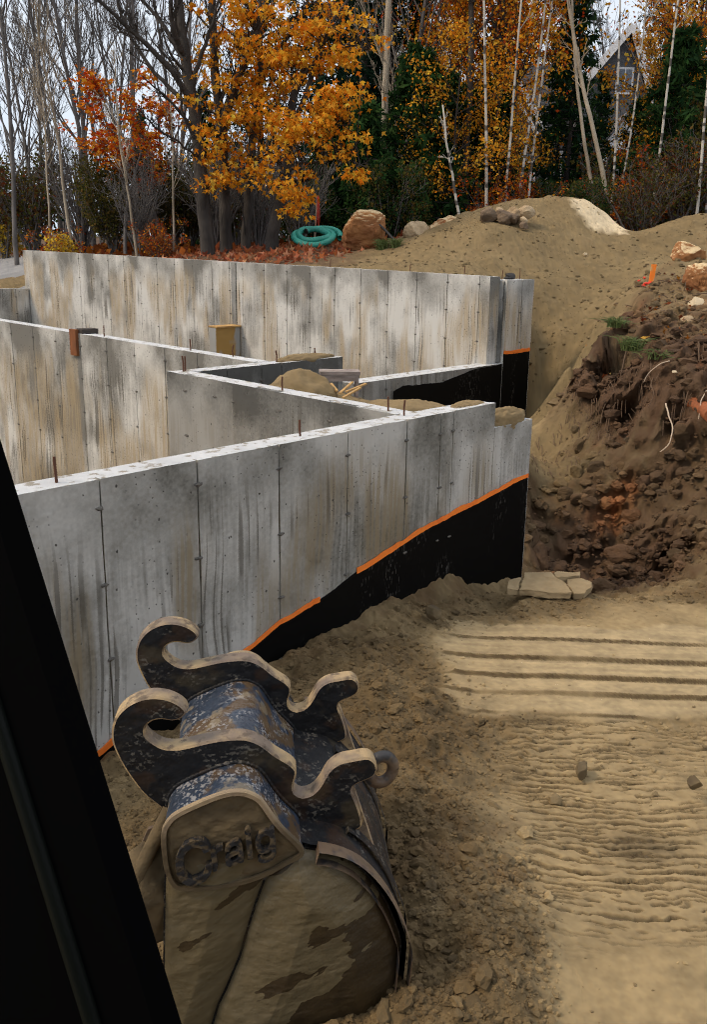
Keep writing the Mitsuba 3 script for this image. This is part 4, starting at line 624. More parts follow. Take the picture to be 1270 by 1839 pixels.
# ---------------------------------------------------------------- boulders, stakes and other things on the far ground
def boulder(label, c, size, seed, bs='rust_rock', rz=0, sub=4, amp=.35, name='boulder', group=None, cat_='boulder', box=0.0):
    k = add(name, rock(c, size, seed, sub, amp, box, rz), bs, smooth=28)
    tag(k, label, cat_, group)
boulder('largest rust-brown boulder with a flat tan top, beside the coiled hose', (15.252, 10.368, 1.501), (.56, .50, .46), 12, amp=.18, rz=.85, box=.45)
boulder('tan boulder with a dark hollow, second right of the largest boulder', (16.248, 9.550, 1.482), (.36, .34, .30), 22, 'tan_rock', .3)
boulder('brown wedge-shaped boulder half buried at the left foot of the sand mound', (16.635, 9.075, 1.562), (.32, .36, .36), 31, 'rust_rock', 1.1)
rub = [(882, 388, .26, 'dark_rock'), (905, 391, .24, 'dark_rock'), (925, 383, .20, 'tan_rock'), (946, 384, .22, 'tan_rock'), (940, 397, .13, 'tan_rock'), (922, 394, .17, 'dark_rock'), (897, 381, .13, 'tan_rock'), (942, 406, .12, 'dark_rock')]
RB_ = [(16.438, 7.673, 1.890), (16.599, 7.444, 1.863), (16.897, 7.363, 1.970), (17.039, 7.151, 1.965), (16.837, 7.093, 1.805), (16.716, 7.274, 1.834), (16.704, 7.643, 1.984), (16.687, 6.957, 1.697)]
RL = ['dark stone at the left end of the rubble on the mound', 'dark stone second from the left in the rubble on the mound', 'pale stone in the middle of the rubble on the mound', 'largest pale stone at the right end of the rubble on the mound', 'small pale stone low at the right of the rubble', 'dark stone under the middle of the rubble on the mound', 'small pale stone topmost in the rubble on the mound', 'lowest dark stone at the right of the rubble']
for n_, ((px, py, s, b), c) in enumerate(zip(rub, RB_)):
    boulder(RL[n_], c, (s, s * .9, s * .75), 40 + n_, b, n_ * .7, 3, .3, 'rubble_stone', cat_='stone')
boulder('red-brown boulder high on the sand slope above the orange stake at the right', (13.934, 2.006, 1.172), (.32, .28, .31), 62, 'rust_rock', .4)
boulder('brown block-shaped boulder cut by the right edge of the picture', (12.016, 0.894, 0.847), (.27, .26, .25), 66, 'rust_rock', .9, box=.4)
boulder('pale cream stone under the block-shaped boulder at the right', (11.246, 0.661, 0.586), (.14, .12, .10), 71, 'cream_rock', .2, 3, name='stone', cat_='stone')
mat('cream_rock', lambda p, n, uv: mix((0.36, 0.28, 0.17), (0.62, 0.52, 0.36), fb(p.x * 8, p.y * 8, p.z * 8, 3)), 0.9)
boulder('flat ochre stone below the pale cream stone at the right', (10.670, 0.483, 0.431), (.11, .10, .06), 75, 'tan_rock', .2, 3, name='stone', cat_='stone')
boulder('small white pebble-like stone left of the pale cream stone', (11.134, 0.921, 0.508), (.032, .03, .025), 77, 'cream_rock', .2, 2, name='stone', cat_='stone')
boulder('round tan stone at the foot of the orange stake', (12.931, 1.801, 0.908), (.05, .05, .04), 79, 'tan_rock', .2, 2, name='stone', cat_='stone')
boulder('flat pinkish stone in the middle of the bank top', (10.383, 0.877, 0.359), (.085, .05, .028), 83, 'tan_rock', .5, 3, name='stone', cat_='stone')
boulder('small white stone low on the far sand slope', (16.948, 5.577, 1.149), (.05, .05, .04), 85, 'cream_rock', .5, 2, name='stone', cat_='stone')
boulder('pale stone lying at the foot of the root, on the bank face', (9.071, -0.101, -0.007), (.035, .03, .02), 87, 'cream_rock', .5, 2, name='stone', cat_='stone')
boulder('pale rounded clod beside the packed sand, right of the bucket', (3.145, -2.080, -1.471), (.055, .05, .042), 91, 'sand_clod', .5, 3, .25, name='dried_clod', cat_='clod')
mat('sand_clod', lambda p, n, uv: mix((0.20, 0.145, 0.075), (0.36, 0.27, 0.155), fb(p.x * 20, p.y * 20, p.z * 20, 3)), 0.95)
boulder('flat dark clod standing on the cracked sand', (3.784, -2.133, -1.430), (.07, .035, .045), 95, 'mud_crumb', .3, 3, .3, name='dried_clod', cat_='clod')
boulder('dark clod at the right edge of the cracked sand', (3.961, -2.670, -1.349), (.05, .04, .03), 97, 'mud_crumb', .3, 3, .3, name='dried_clod', cat_='clod')
boulder('flat slab of earth leaning on the heap above the pressed ridges', (4.680, -0.393, -1.330), (.10, .05, .055), 99, 'mud_crumb', 1.0, 3, .3, name='dried_clod', cat_='clod')
# cracked plates of dried sand at the rim of the trench
PLT = [([(-.32, -.17), (-.22, .10), (.05, .12), (.09, .02), (.16, -.05), (.20, -.17)], 'largest plate of dried sand at the trench rim'), ([(.065, .125), (.11, .155), (.36, .14), (.33, .075), (.19, .055), (.10, .035)], 'plate of dried sand farthest back at the trench rim'), ([(.175, -.05), (.20, .045), (.335, .065), (.44, .01), (.40, -.06), (.32, -.15), (.21, -.16)], 'right plate of dried sand at the trench rim'), ([(-.44, -.16), (-.40, -.02), (-.26, .03), (-.33, -.17)], 'leftmost plate of dried sand against the tarred wall')]
oc = np.array((5.884, -0.619, -1.409)); Fh, Rh = np.array([.768, .640, .10]), np.array([.640, -.768, 0])
for n_, (po, lab) in enumerate(PLT):
    m = prism(Polygon(po).buffer(-.008), -.05, 0, lambda a, b, d: oc + a[:, None] * Rh * .82 + b[:, None] * Fh * 1.25 + (d + .055 - .008 * (n_ % 3))[:, None] * np.array([0, 0, 1]))
    v, f = trimesh.remesh.subdivide_to_size(m.vertices, m.faces, .05, max_iter=9)
    k = add('dried_sand_plate', (v + wob(v, .020, 11, n_), f), 'dry_sand', smooth=False); tag(k, lab, 'sand plate')
mat('dry_sand', lambda p, n, uv: mix((0.22, 0.16, 0.085), (0.33, 0.25, 0.145), fb(p.x * 12, p.y * 12, p.z * 12, 4)), 0.95, lambda p, n, uv: fb(p.x * 40, p.y * 40, p.z * 40, 3), .006)
# stakes
b = np.array((11.997, 1.673, 0.732)); t = np.array((12.006, 1.654, 1.063))
st_ = thing('survey_stake', 'orange-painted survey stake standing on the bank with a scrap of ribbon at its foot', 'stake')
up_ = (t - b) / np.linalg.norm(t - b); sx_ = np.array([.64, -.768, 0]); sy_ = np.cross(up_, sx_)
add('stake', oriented_box((b + t) / 2 - up_ * .05, (.034, .012, np.linalg.norm(t - b) / 2 + .05), np.array([sx_, sy_, up_]), .05, .003, 9, 4), 'stake_paint', st_)
rb = b + np.array([-.06, .02, .05])
m, c = scatter_lumps(rb + np.random.default_rng(2).normal(0, .045, (9, 3)), np.full(9, .035), 3, ico0, np.full((9, 3), .3)); add('ribbon', m, 'ribbon', st_)
s2 = thing('flagged_stake', 'thin stake with hanging red ribbons behind the coiled hose', 'stake')
b = np.array((16.271, 13.026, 1.264)); t = np.array((16.320, 12.980, 2.351))
add('stake', tubes(np.linspace(b, t, 4), .022, 6, True), 'bark_pale', s2)
for n_ in range(3):
    o_ = t + np.array([.02 * (n_ - 1), -.03, -.02 * n_]); add('ribbon', tubes(curve([o_, o_ + [.02 * (n_ - 2), -.03, -.35], o_ + [.03 * (n_ - 2), -.02, -.72 - .05 * n_]], 9), np.linspace(.012, .006, 9), 4, True), 'ribbon', s2)
sg = thing('red_marker', 'small red cloth marker hanging among the trees above the pale trunk', 'marker')
c = np.array((25.962, 17.887, 6.263))
add('cloth', oriented_box(c, (.10, .012, .24), np.array([[.64, -.768, 0], [.768, .64, 0], [0, 0, 1]]), .06, .015, 4, 1), 'red_cloth', sg)
add('cord', tubes(np.linspace(c + [0, 0, .2], c + [0, 0, 1.1], 3), .012, 4), 'bark', sg)
# coiled ribbed drain hose
c = np.array((15.385, 12.076, 1.288)); tt = np.linspace(0, 2 * np.pi * 2.4, 420)
rad = .60 - .135 * tt / 6.28 + .03 * np.sin(tt * 1.7); tilt = .10
Uh, Vh = np.array([.640, -.768, 0.0]), np.array([.768, .640, 0.0])
path = c + np.cos(tt)[:, None] * rad[:, None] * Uh + np.sin(tt)[:, None] * rad[:, None] * Vh * 1.05 + np.array([0, 0, 1.0]) * (.05 + .03 * tt / 6.28 + .36 * np.sin(tt) * rad + .02 * np.sin(tt * 2.3))[:, None]
path[:, 2] += max(0, max(gz(*p[:2]) + .03 - p[2] for p in path[::10]))
ho = thing('drain_hose', 'teal ribbed drain hose lying in a coil on the fallen leaves', 'hose')
add('coil', tubes(path, .066 + .008 * np.sin(np.arange(420) * 2.4), 12), 'hose_plastic', ho, smooth=True)
e = path[-1]; d_ = path[-1] - path[-4]; d_ /= np.linalg.norm(d_)
add('open_end', tubes(np.stack([e - d_ * .01, e + d_ * .012]), .066, 12, True), 'dark_steel', ho)
# leaning iron bar by the big boulder
k = add('iron_bar', tubes(np.stack([(15.042, 10.008, 1.844), (15.224, 9.662, 1.521), (15.326, 9.245, 1.139)]), .028, 7, True), 'dark_steel'); tag(k, 'thin dark iron bar leaning down right from the largest boulder', 'bar')
# clay pipe end and roots in the bank
k = add('clay_pipe', tubes(np.stack([np.array((8.699, -0.639, -0.326)) + d for d in ([-.14, -.12, 0], [.1, .05, .01], [.5, .45, .03])]), [.075, .078, .078], 18, True), 'clay', smooth=40); tag(k, 'orange clay pipe end sticking out of the bank at the right edge', 'pipe')
RT = [([(8.898, -0.082, -0.315), (8.778, -0.181, -0.425), (8.662, -0.290, -0.542), (8.564, -0.316, -0.642), (8.483, -0.255, -0.745)], .010, 'root_skin', 'longest pale root hanging down the bank face'), ([(9.013, -0.481, -0.098), (8.898, -0.464, -0.206), (8.800, -0.489, -0.325), (8.756, -0.513, -0.415)], .008, 'root_skin', 'thin root by the clay pipe'), ([(9.216, 0.066, 0.090), (9.169, 0.168, 0.034), (9.128, 0.256, -0.064), (9.111, 0.291, -0.159)], .007, 'root_skin', 'pale root arching from the grass at the bank rim'), ([(9.552, 0.753, 0.155), (9.364, 0.682, -0.004), (9.263, 0.661, -0.250)], .008, 'root_dark', 'dark root hanging under the leftmost grass tuft'), ([(9.055, 0.176, -0.171), (8.977, 0.108, -0.276), (8.916, 0.118, -0.393)], .006, 'root_dark', 'short dark root in the middle of the bank face')]
for pts, r_, b, lab in RT:
    pts = np.array(pts) - np.array([.768, .64, -.05]) * .12
    k = add('root', tubes(curve(pts, 16, .012, 3), np.linspace(r_, r_ * .5, 16), 6, True), b, smooth=True); tag(k, lab, 'root')
rg = np.random.default_rng(41); hp = []
for n_ in range(420):                                       # hair roots hanging from the bank rim
    a = YAW - rg.uniform(.13, .34); r_ = rg.uniform(9.6, 10.9); x, y = ORI[0] + r_ * math.cos(a), ORI[1] + r_ * math.sin(a)
    zt_ = gz(x, y) + .02; l = rg.uniform(.08, .35); dx = rg.normal(0, .05, 2) - np.array([.768, .64]) * rg.uniform(.02, .1)
    hp.append([[x, y, zt_], [x + dx[0] * .5, y + dx[1] * .5, zt_ - l * .25], [x + dx[0], y + dx[1], zt_ - l]])
struct('hair_roots', tubes(np.array(hp), .0045, 3), 'root_dark', 'stuff', 'fine roots hanging from the rim of the bank')
# ---------------------------------------------------------------- leaves, grass
def leaves(pos, size, cols, seed, droop=0.5, lobed=False, face=0.0):
    rg = np.random.default_rng(seed); n = len(pos)
    d = rg.normal(size=(n, 3)); d[:, 2] -= droop; d /= np.linalg.norm(d, axis=1, keepdims=True)
    u = rg.normal(size=(n, 3)); u -= d * (u * d).sum(1, keepdims=True); u /= np.linalg.norm(u, axis=1, keepdims=True)
    w = np.cross(d, u); s = (np.asarray(size) * rg.uniform(.45, 1.35, n))[:, None]
    if lobed:
        v = np.stack([pos, pos + s * (.45 * d + .55 * u + .10 * w), pos + s * (.50 * d + .16 * u), pos + s * 1.05 * d, pos + s * (.50 * d - .16 * u), pos + s * (.45 * d - .55 * u + .10 * w)], 1)
        f = np.array([[0, 1, 2], [0, 2, 4], [2, 3, 4], [0, 4, 5]]); m = 6
    else:
        v = np.stack([pos, pos + s * (.5 * d + .34 * u + .06 * w), pos + s * d, pos + s * (.5 * d - .34 * u + .06 * w)], 1)
        f = np.array([[0, 1, 2], [0, 2, 3]]); m = 4
    f = (f[None] + (np.arange(n) * m)[:, None, None]).reshape(-1, 3)
    cols = np.asarray(cols); c = cols[rg.integers(len(cols), size=n)] * rg.uniform(.6, 1.25, (n, 1)) * rg.uniform(.9, 1.1, (n, 3))
    return (v.reshape(-1, 3), f), np.repeat(np.clip(c, .003, .9), m, 0)
AMB = [(.74, .36, .030), (.76, .42, .045), (.68, .28, .020), (.80, .50, .07)]
ORG = [(.74, .26, .018), (.78, .32, .024), (.66, .19, .014), (.80, .40, .045)]
RED = [(.55, .07, .012), (.60, .10, .015), (.48, .05, .012), (.58, .14, .02)]
CRM = [(.26, .015, .018), (.34, .03, .02), (.20, .012, .015)]
YEL = [(.66, .44, .04), (.60, .36, .03), (.70, .50, .07)]
OLV = [(.085, .085, .022), (.12, .10, .025), (.065, .070, .02), (.15, .10, .03)]
RST = [(.20, .055, .018), (.26, .08, .02), (.15, .04, .016), (.32, .11, .02)]
GRN = [(.028, .070, .022), (.036, .085, .026), (.02, .052, .02), (.05, .10, .03)]
DKG = [(.016, .038, .024), (.022, .048, .028), (.012, .030, .020)]
def gtuft(label, c, n, h, seed):
    rg = np.random.default_rng(seed); o = np.asarray(c) + np.c_[rg.normal(0, .05, (n, 2)), np.zeros(n)]
    t = np.c_[rg.normal(0, .10, (n, 2)) - np.array([.768, .64]) * .05, rg.uniform(.4, 1, n) * h]
    k = add('grass_tuft', tubes(np.stack([o, o + t * [.35, .35, .75], o + t * [1, 1, .85]], 1), np.array([.006, .005, .001]), 3), 'blade_green'); tag(k, label, 'grass')
mat('blade_green', lambda p, n, uv: mix((0.05, 0.10, 0.022), (0.15, 0.17, 0.05), ns(p.x * 30, p.y * 30, p.z * 10)), .7)
gtuft('green grass tuft nearest the sand slope on the bank rim', (9.939, 1.097, 0.328), 90, .16, 1)
gtuft('grass tuft in the middle of the bank rim with a long root below', (9.493, 0.648, 0.118), 110, .20, 2)
gtuft('grass tuft on the bank rim right of the yellow leaf', (9.358, 0.236, 0.074), 90, .14, 3)
gtuft('wide grass clump at the foot of the largest boulder', (15.123, 9.624, 1.089), 260, .30, 4)
gtuft('small grass clump beside the iron bar foot', (15.228, 9.356, 1.146), 160, .26, 5)
m, c = leaves(np.array([(9.808, 0.689, 0.217)]) + np.array([0, 0, .03]), np.array([.13]), [(.75, .48, .09)], 3, .0, True)
k = add('maple_leaf', m, 'leaf', color=c); tag(k, 'single yellow leaf lying on the dark bank', 'leaf')
rg = np.random.default_rng(12); n = 9000
r_ = rg.uniform(17, 30, n); a = YAW + np.radians(rg.uniform(-6, 16, n)); x, y = ORI[0] + r_ * np.cos(a), ORI[1] + r_ * np.sin(a); g = gq(x, y)
kp = rg.random(n) < np.clip(g[:, 2] * 1.5 - .55, 0, 1); m, c = leaves(np.stack([x, y, g[:, 0] + .02], -1)[kp], np.full(kp.sum(), .15), [(.46, .17, .09), (.38, .12, .05), (.55, .27, .15), (.28, .08, .04)], 4, -.1, True)
struct('fallen_leaves', m, 'leaf', 'stuff', 'fallen red and brown leaves on the ground under the maples', color=c)
n = 9000; r_ = rg.uniform(23, 40, n); a = YAW + np.radians(rg.uniform(-24, 24, n)); x, y = ORI[0] + r_ * np.cos(a), ORI[1] + r_ * np.sin(a); g = gq(x, y)
kp = g[:, 2] > .55; m, c = leaves(np.stack([x, y, g[:, 0] + .03], -1)[kp], np.full(kp.sum(), .22), RST, 5, -.1)
struct('forest_litter', m, 'leaf', 'stuff', 'brown leaf litter on the forest floor', color=c)
n = 100; a = YAW - rg.uniform(.19, .34, n); r_ = rg.uniform(10.6, 13.8, n); x, y = ORI[0] + r_ * np.cos(a), ORI[1] + r_ * np.sin(a); g = gq(x, y); an = rg.uniform(0, 6.28, n); l = rg.uniform(.05, .25, n)
st_a = np.stack([x, y, g[:, 0] + .03], -1); st_d = np.stack([np.cos(an) * l, np.sin(an) * l, rg.normal(0, .03, n)], -1)
struct('twig_litter', tubes(np.stack([st_a - st_d / 2, st_a + rg.normal(0, .012, (n, 3)), st_a + st_d / 2], 1), .006, 4), 'root_dark', 'stuff', 'broken twigs and roots lying on the bank top')
m, c = leaves(st_a + rg.normal(0, .1, (n, 3)) * [1, 1, .1], np.full(n, .075), RST + [(.35, .20, .09), (.24, .12, .06)], 8, -.1, True)
struct('bank_leaves', m, 'leaf', 'stuff', 'dead leaves on the bank top', color=c)
# ---------------------------------------------------------------- asphalt road at the far left
rs, ts = np.linspace(24.5, 33.5, 20), np.radians(np.linspace(21.0, 30, 16))
R2, T2 = np.meshgrid(rs, ts, indexing='ij'); x, y = ORI[0] + R2 * np.cos(YAW + T2), ORI[1] + R2 * np.sin(YAW + T2)
zz = gaussian_filter(gq(x.ravel(), y.ravel())[:, 0].reshape(x.shape), 2) + .06
i, j = np.meshgrid(np.arange(19), np.arange(15), indexing='ij'); q = np.stack([i * 16 + j, (i + 1) * 16 + j, (i + 1) * 16 + j + 1, i * 16 + j + 1], -1).reshape(-1, 4)
struct('road', (np.stack([x, y, zz], -1).reshape(-1, 3), q), 'asphalt', smooth=True, label='grey asphalt road beyond the left end of the tall wall')
# ---------------------------------------------------------------- the house between the trees
hs = thing('house', 'grey house with white gable trims half hidden behind the trees', 'house')
hc = np.array((41.200, 18.550, 5.245)); hz = hc[2] - 1.2; Hr, Hf = np.array([.640, -.768, 0]), np.array([.768, .640, 0]); Hz = np.array([0, 0, 1.0])
def hp_(u, v, w): return np.array([hc[0], hc[1], hz]) + Hr * u + Hf * v + Hz * w
def hbox(name, u, v, w, du, dv, dw, b, par=hs):
    return add(name, oriented_box(hp_(u, v, w), (du, dv, dw), np.array([Hr, Hf, Hz]), 5, 0, 1, 0), b, par)
def hpoly(name, pts, v0, v1, b, par=hs):
    return add(name, prism(Polygon(pts), v0, v1, lambda a, c, d: np.array([hc[0], hc[1], hz]) + a[:, None] * Hr + d[:, None] * Hf + c[:, None] * Hz), b, par)
def rake(u0, w0, u1, w1, v, wd=.17, par=hs):
    d = np.array([u1 - u0, w1 - w0]); d /= np.linalg.norm(d); n_ = np.array([-d[1], d[0]]) * wd
    hpoly('white_rake', [(u0 - n_[0], w0 - n_[1]), (u1 - n_[0], w1 - n_[1]), (u1 + n_[0], w1 + n_[1]), (u0 + n_[0], w0 + n_[1])], v, v + .12, 'white_trim', par)
hpoly('wall', [(-1.6, -2), (1.75, -2), (1.75, 4.2), (.62, 7.3), (-1.6, 4.7)], 0, 8, 'siding')
k = hpoly('roof', [(-2.0, 4.45), (.62, 7.55), (2.1, 3.9), (2.1, 3.65), (.62, 7.25), (-2.0, 4.15)], -.35, 8.2, 'shingle')
rake(-1.95, 4.35, .62, 7.45, -.5); rake(.62, 7.45, 2.05, 3.8, -.5)
hpoly('wall', [(-7.8, -2), (-1.6, -2), (-1.6, 2.9), (-3.1, 3.0), (-5.1, 5.7), (-7.2, 2.9), (-7.8, 2.6)], 1.6, 8, 'siding')
hpoly('roof', [(-5.1, 6.0), (-1.65, 6.0), (-1.3, 3.1), (-3.0, 3.1)], 1.3, 6, 'shingle')
rake(-5.1, 6.0, -2.95, 2.9, 1.0, .15); rake(-5.1, 6.0, -7.5, 2.6, 1.0, .15)
rake(-5.1, 5.2, -3.4, 2.7, .9, .09)
for u, w, du, dw in ((-3.95, 2.0, .50, .50), (-5.2, 2.4, .42, .75), (-3.95, .2, .55, .65), (-6.3, 1.5, .32, .7), (-5.3, .2, .4, .7), (-6.5, -.3, .3, .6), (-2.4, 1.2, .32, .7), (.5, 5.1, .32, .5), (-.6, .4, .3, .6), (.7, .4, .3, .6)):
    front = 1.55 if u < -1.6 else -.05
    k = hbox('window', u, front, w, du + .10, .05, dw + .10, 'white_trim')
    hbox('pane', u, front - .045, w, du, .02, dw, 'pane_glass', k); hbox('glazing_bar', u, front - .065, w, .03, .015, dw, 'white_trim', k)
k = hpoly('porch_gable', [(-.55, 2.0), (.45, 3.3), (1.95, 2.2), (1.8, 1.9), (-.5, 1.8)], -1.4, .1, 'white_trim')
hpoly('porch_roof', [(-.75, 2.0), (.45, 3.5), (2.1, 2.3), (2.1, 2.15), (.45, 3.33), (-.75, 1.85)], -1.55, .1, 'shingle', k)
for u in (-.35, 1.7): hbox('porch_post', u, -1.2, .2, .09, .09, 1.7, 'white_trim')
hbox('deck_rail', -4.2, .8, -.9, 2.2, .05, .06, 'white_trim')
for u in np.arange(-6.3, -2.0, .35): hbox('baluster', u, .8, -1.4, .03, .03, .5, 'white_trim')
hbox('chimney', -3.2, 3.5, 4.6, .35, .35, 1.1, 'siding')
# ---------------------------------------------------------------- trees
def children(par, pr, k, t0, t1, ln, ang, npt, rg, up=0.25, rr_=.55, wig=.12, taper=.25, lfall=0.5):
    """k side branches on each polyline of par (B, n, 3); ln: length as a share of the parent's."""
    B, n, _ = par.shape
    t = np.sort(rg.uniform(t0, t1, (B, k)), 1) * (n - 1); i0 = np.minimum(t.astype(int), n - 2); f = (t - i0)[..., None]
    bi = np.arange(B)[:, None]
    o = par[bi, i0] * (1 - f) + par[bi, i0 + 1] * f
    d = par[bi, i0 + 1] - par[bi, i0]; d /= np.linalg.norm(d, axis=-1, keepdims=True) + 1e-9
    r = pr[bi, i0] * (1 - f[..., 0]) + pr[bi, i0 + 1] * f[..., 0]
    pl = np.linalg.norm(par[:, -1] - par[:, 0], axis=1)[:, None]
    L = pl * ln * rg.uniform(.6, 1.25, (B, k)) * (1 - lfall * t / (n - 1))
    x = rg.normal(size=(B, k, 3)); x -= d * (x * d).sum(-1, keepdims=True); x /= np.linalg.norm(x, axis=-1, keepdims=True) + 1e-9
    a = np.radians(ang) * rg.uniform(.6, 1.3, (B, k))[..., None]
    dd = d * np.cos(a) + x * np.sin(a)
    pts = [o]; cur = dd
    for _ in range(npt - 1):
        cur = cur + rg.normal(0, wig, cur.shape) + np.array([0, 0, up / npt * 2]); cur /= np.linalg.norm(cur, axis=-1, keepdims=True)
        pts.append(pts[-1] + cur * (L / (npt - 1))[..., None])
    p = np.stack(pts, 2).reshape(B * k, npt, 3)
    rad = np.maximum((r * rr_).reshape(-1, 1) * np.linspace(1, taper, npt), .006)
    return p, rad
def trunk_line(h, r, lean, rg, n=14, wig=.05, fork=None):
    p = [np.zeros(3)]; cur = np.array([lean[0], lean[1], 1.0])
    for _ in range(n - 1):
        cur = cur + np.r_[rg.normal(0, wig, 2), 0]; c = cur / np.linalg.norm(cur); p.append(p[-1] + c * h / (n - 1))
    return np.array(p)[None], (r * np.linspace(1, .12, n) ** .8)[None]
def bare_proto(seed, h, r, lean=(0, 0), limbs=22, t0=.28, ang=32, twig=7, fine=5, ln=.42, up=.5, wig=.05):
    rg = np.random.default_rng(seed)
    p0, r0 = trunk_line(h, r, lean, rg, wig=wig)
    p1, r1 = children(p0, r0, limbs, t0, .97, ln, ang, 8, rg, up, .5, .10)
    p2, r2 = children(p1, r1, twig, .2, .97, .42, 34, 5, rg, up * .6, .55, .14)
    p3, r3 = children(p2, r2, fine, .15, .98, .55, 34, 4, rg, .3, .6, .16)
    return (p0, r0), (p1, r1), (p2, r2), (p3, r3)
def wood(lv, sides=(8, 5, 4, 3)):
    return [tubes(p, r, s) for (p, r), s in zip(lv, sides)]
PRO = {}
def proto(name, lv, bs, leaf=None, leafsize=.1, cols=None, per=1, src=3, seed=1, lobed=False, keep=1.0, jit=.1, droop=.5):
    w = wood(lv)
    parts = [('trunk', mikit.ply(w[0], bs, smooth=True)), ('branches', mikit.ply(cat(w[1:]), bs, smooth=True))]
    if cols is not None:
        p = np.concatenate([a[0][:, 1:].reshape(-1, 3) for a in lv[2:]]); rg = np.random.default_rng(seed)
        p = np.repeat(p, per, 0); p = p[rg.random(len(p)) < keep]; p = p + rg.normal(0, jit, p.shape)
        m, c = leaves(p, np.full(len(p), leafsize), cols, seed, droop, lobed)
        parts.append(('crown', mikit.ply(m, 'leaf', color=c)))
    PRO[name] = parts
def plant(name, pro, label, cat_, xy, rot=0, s=1.0, sz=None, group=None, skip=(), lean=(0, 0), dz=-.15, tint=None):
    k = thing(name, label, cat_, group)
    x, y = xy[:2]
    tw = T().translate([float(x), float(y), gz(x, y) + dz]).rotate([1, 0, 0], lean[0]).rotate([0, 1, 0], lean[1]).rotate([0, 0, 1], rot).scale([s, s, sz or s])
    for part, d in PRO[pro]:
        if part in skip: continue
        scene[key_of(part, k)] = {**d, 'to_world': tw}
    return k
proto('bare_a', bare_proto(1, 12, .075, (.03, .02), 28, .2, 24), 'bark_grey')
proto('bare_b', bare_proto(2, 11, .06, (-.05, .03), 28, .20, 22, 7, 5, .38, .7), 'bark_grey')
proto('bare_c', bare_proto(3, 13, .085, (.04, -.05), 26, .25, 28), 'bark_grey')
proto('bare_thin', bare_proto(4, 10, .06, (.05, .05), 16, .3, 28, 6, 4, .3, .6), 'bark_pale')
proto('sapling', bare_proto(5, 5, .035, (.08, .05), 9, .35, 32, 4, 3, .3, .6), 'bark_pale')
proto('birch_a', bare_proto(6, 14, .052, (.0, .01), 12, .5, 30, 5, 4, .2, .5, .018), 'bark_birch', cols=ORG + AMB, per=2, keep=.45, leafsize=.12, seed=3, jit=.15)
proto('birch_b', bare_proto(7, 13, .045, (.01, -.01), 11, .45, 32, 5, 4, .2, .5, .02), 'bark_birch', cols=AMB + YEL, per=2, keep=.30, leafsize=.12, seed=4, jit=.15)
proto('birch_bare', bare_proto(8, 13, .045, (.01, .01), 10, .5, 32, 4, 3, .18, .5, .018), 'bark_birch')
proto('beech_orange', bare_proto(9, 13, .09, (0, 0), 34, .22, 46, 6, 4, .34, .25), 'bark', cols=ORG + ORG + ORG + RED + AMB, per=3, keep=.85, leafsize=.10, seed=5, jit=.2)
proto('beech_amber', bare_proto(10, 7, .06, (.03, 0), 22, .15, 58, 6, 4, .42, .2), 'bark', cols=AMB + AMB + ORG, per=3, keep=.6, leafsize=.105, seed=6, jit=.16)
proto('maple_red', bare_proto(11, 5.5, .05, (.1, .0), 14, .35, 48, 5, 4, .36, .3), 'bark_grey', cols=RED + ORG, per=3, keep=.5, leafsize=.115, seed=7, jit=.10, lobed=True)
proto('maple_crimson', bare_proto(12, 13, .13, (0, 0), 18, .45, 42, 5, 4, .3, .3), 'bark', cols=CRM + RED, per=1, keep=.5, leafsize=.18, seed=8, jit=.2, lobed=True)
def shrub_proto(name, seed, h, stems, cols, bs='bark_grey', per=3, keep=.8, size=.09, spread=.5):
    rg = np.random.default_rng(seed); B = stems
    a = rg.uniform(0, 6.28, B); d = np.c_[np.cos(a), np.sin(a)] * rg.uniform(.1, spread, (B, 1)); n = 7; tq = np.linspace(0, 1, n)
    hh = h * rg.uniform(.6, 1.05, B)
    p0 = np.stack([d[:, :1] * h * (tq ** 1.2)[None] + rg.normal(0, .03, (B, n)).cumsum(1) * h * .3, d[:, 1:] * h * (tq ** 1.2)[None] + rg.normal(0, .03, (B, n)).cumsum(1) * h * .3, hh[:, None] * tq[None]], -1)
    r0 = np.broadcast_to(.018 * h / 2 * np.linspace(1, .25, n), (B, n))
    p1, r1 = children(p0, r0, 6, .2, .97, .45, 38, 5, rg, .3, .6, .14)
    p2, r2 = children(p1, r1, 5, .15, .98, .55, 36, 4, rg, .2, .6, .16)
    w = [tubes(p0, r0, 5), tubes(p1, r1, 4), tubes(p2, r2, 3)]
    parts = [('stems', mikit.ply(cat(w), bs, smooth=True))]
    if cols is not None:
        p = np.concatenate([p1[:, 2:].reshape(-1, 3), p2.reshape(-1, 3)]); p = np.repeat(p, per, 0); p = p[rg.random(len(p)) < keep] ; p += rg.normal(0, .09, p.shape)
        m, c = leaves(p, np.full(len(p), size), cols, seed, .3); parts.append(('foliage', mikit.ply(m, 'leaf', color=c)))
    PRO[name] = parts
shrub_proto('shrub_olive', 1, 3.2, 22, OLV, per=4, size=.10)
shrub_proto('shrub_rust', 2, 2.6, 20, RST[:1] + OLV + OLV + [(.09, .04, .02), (.07, .03, .016)], per=2, keep=.6, size=.10)
shrub_proto('shrub_yellow', 3, 1.8, 9, YEL, per=2, keep=.4, size=.14, bs='bark_pale')
shrub_proto('shrub_bare', 4, 3.6, 26, None, spread=.35)
shrub_proto('shrub_orange', 5, 2.4, 14, ORG + RED + RST + RST, per=2, keep=.55, size=.12, spread=.7)
shrub_proto('shrub_green', 6, 2.4, 18, GRN + OLV, per=4, size=.10)
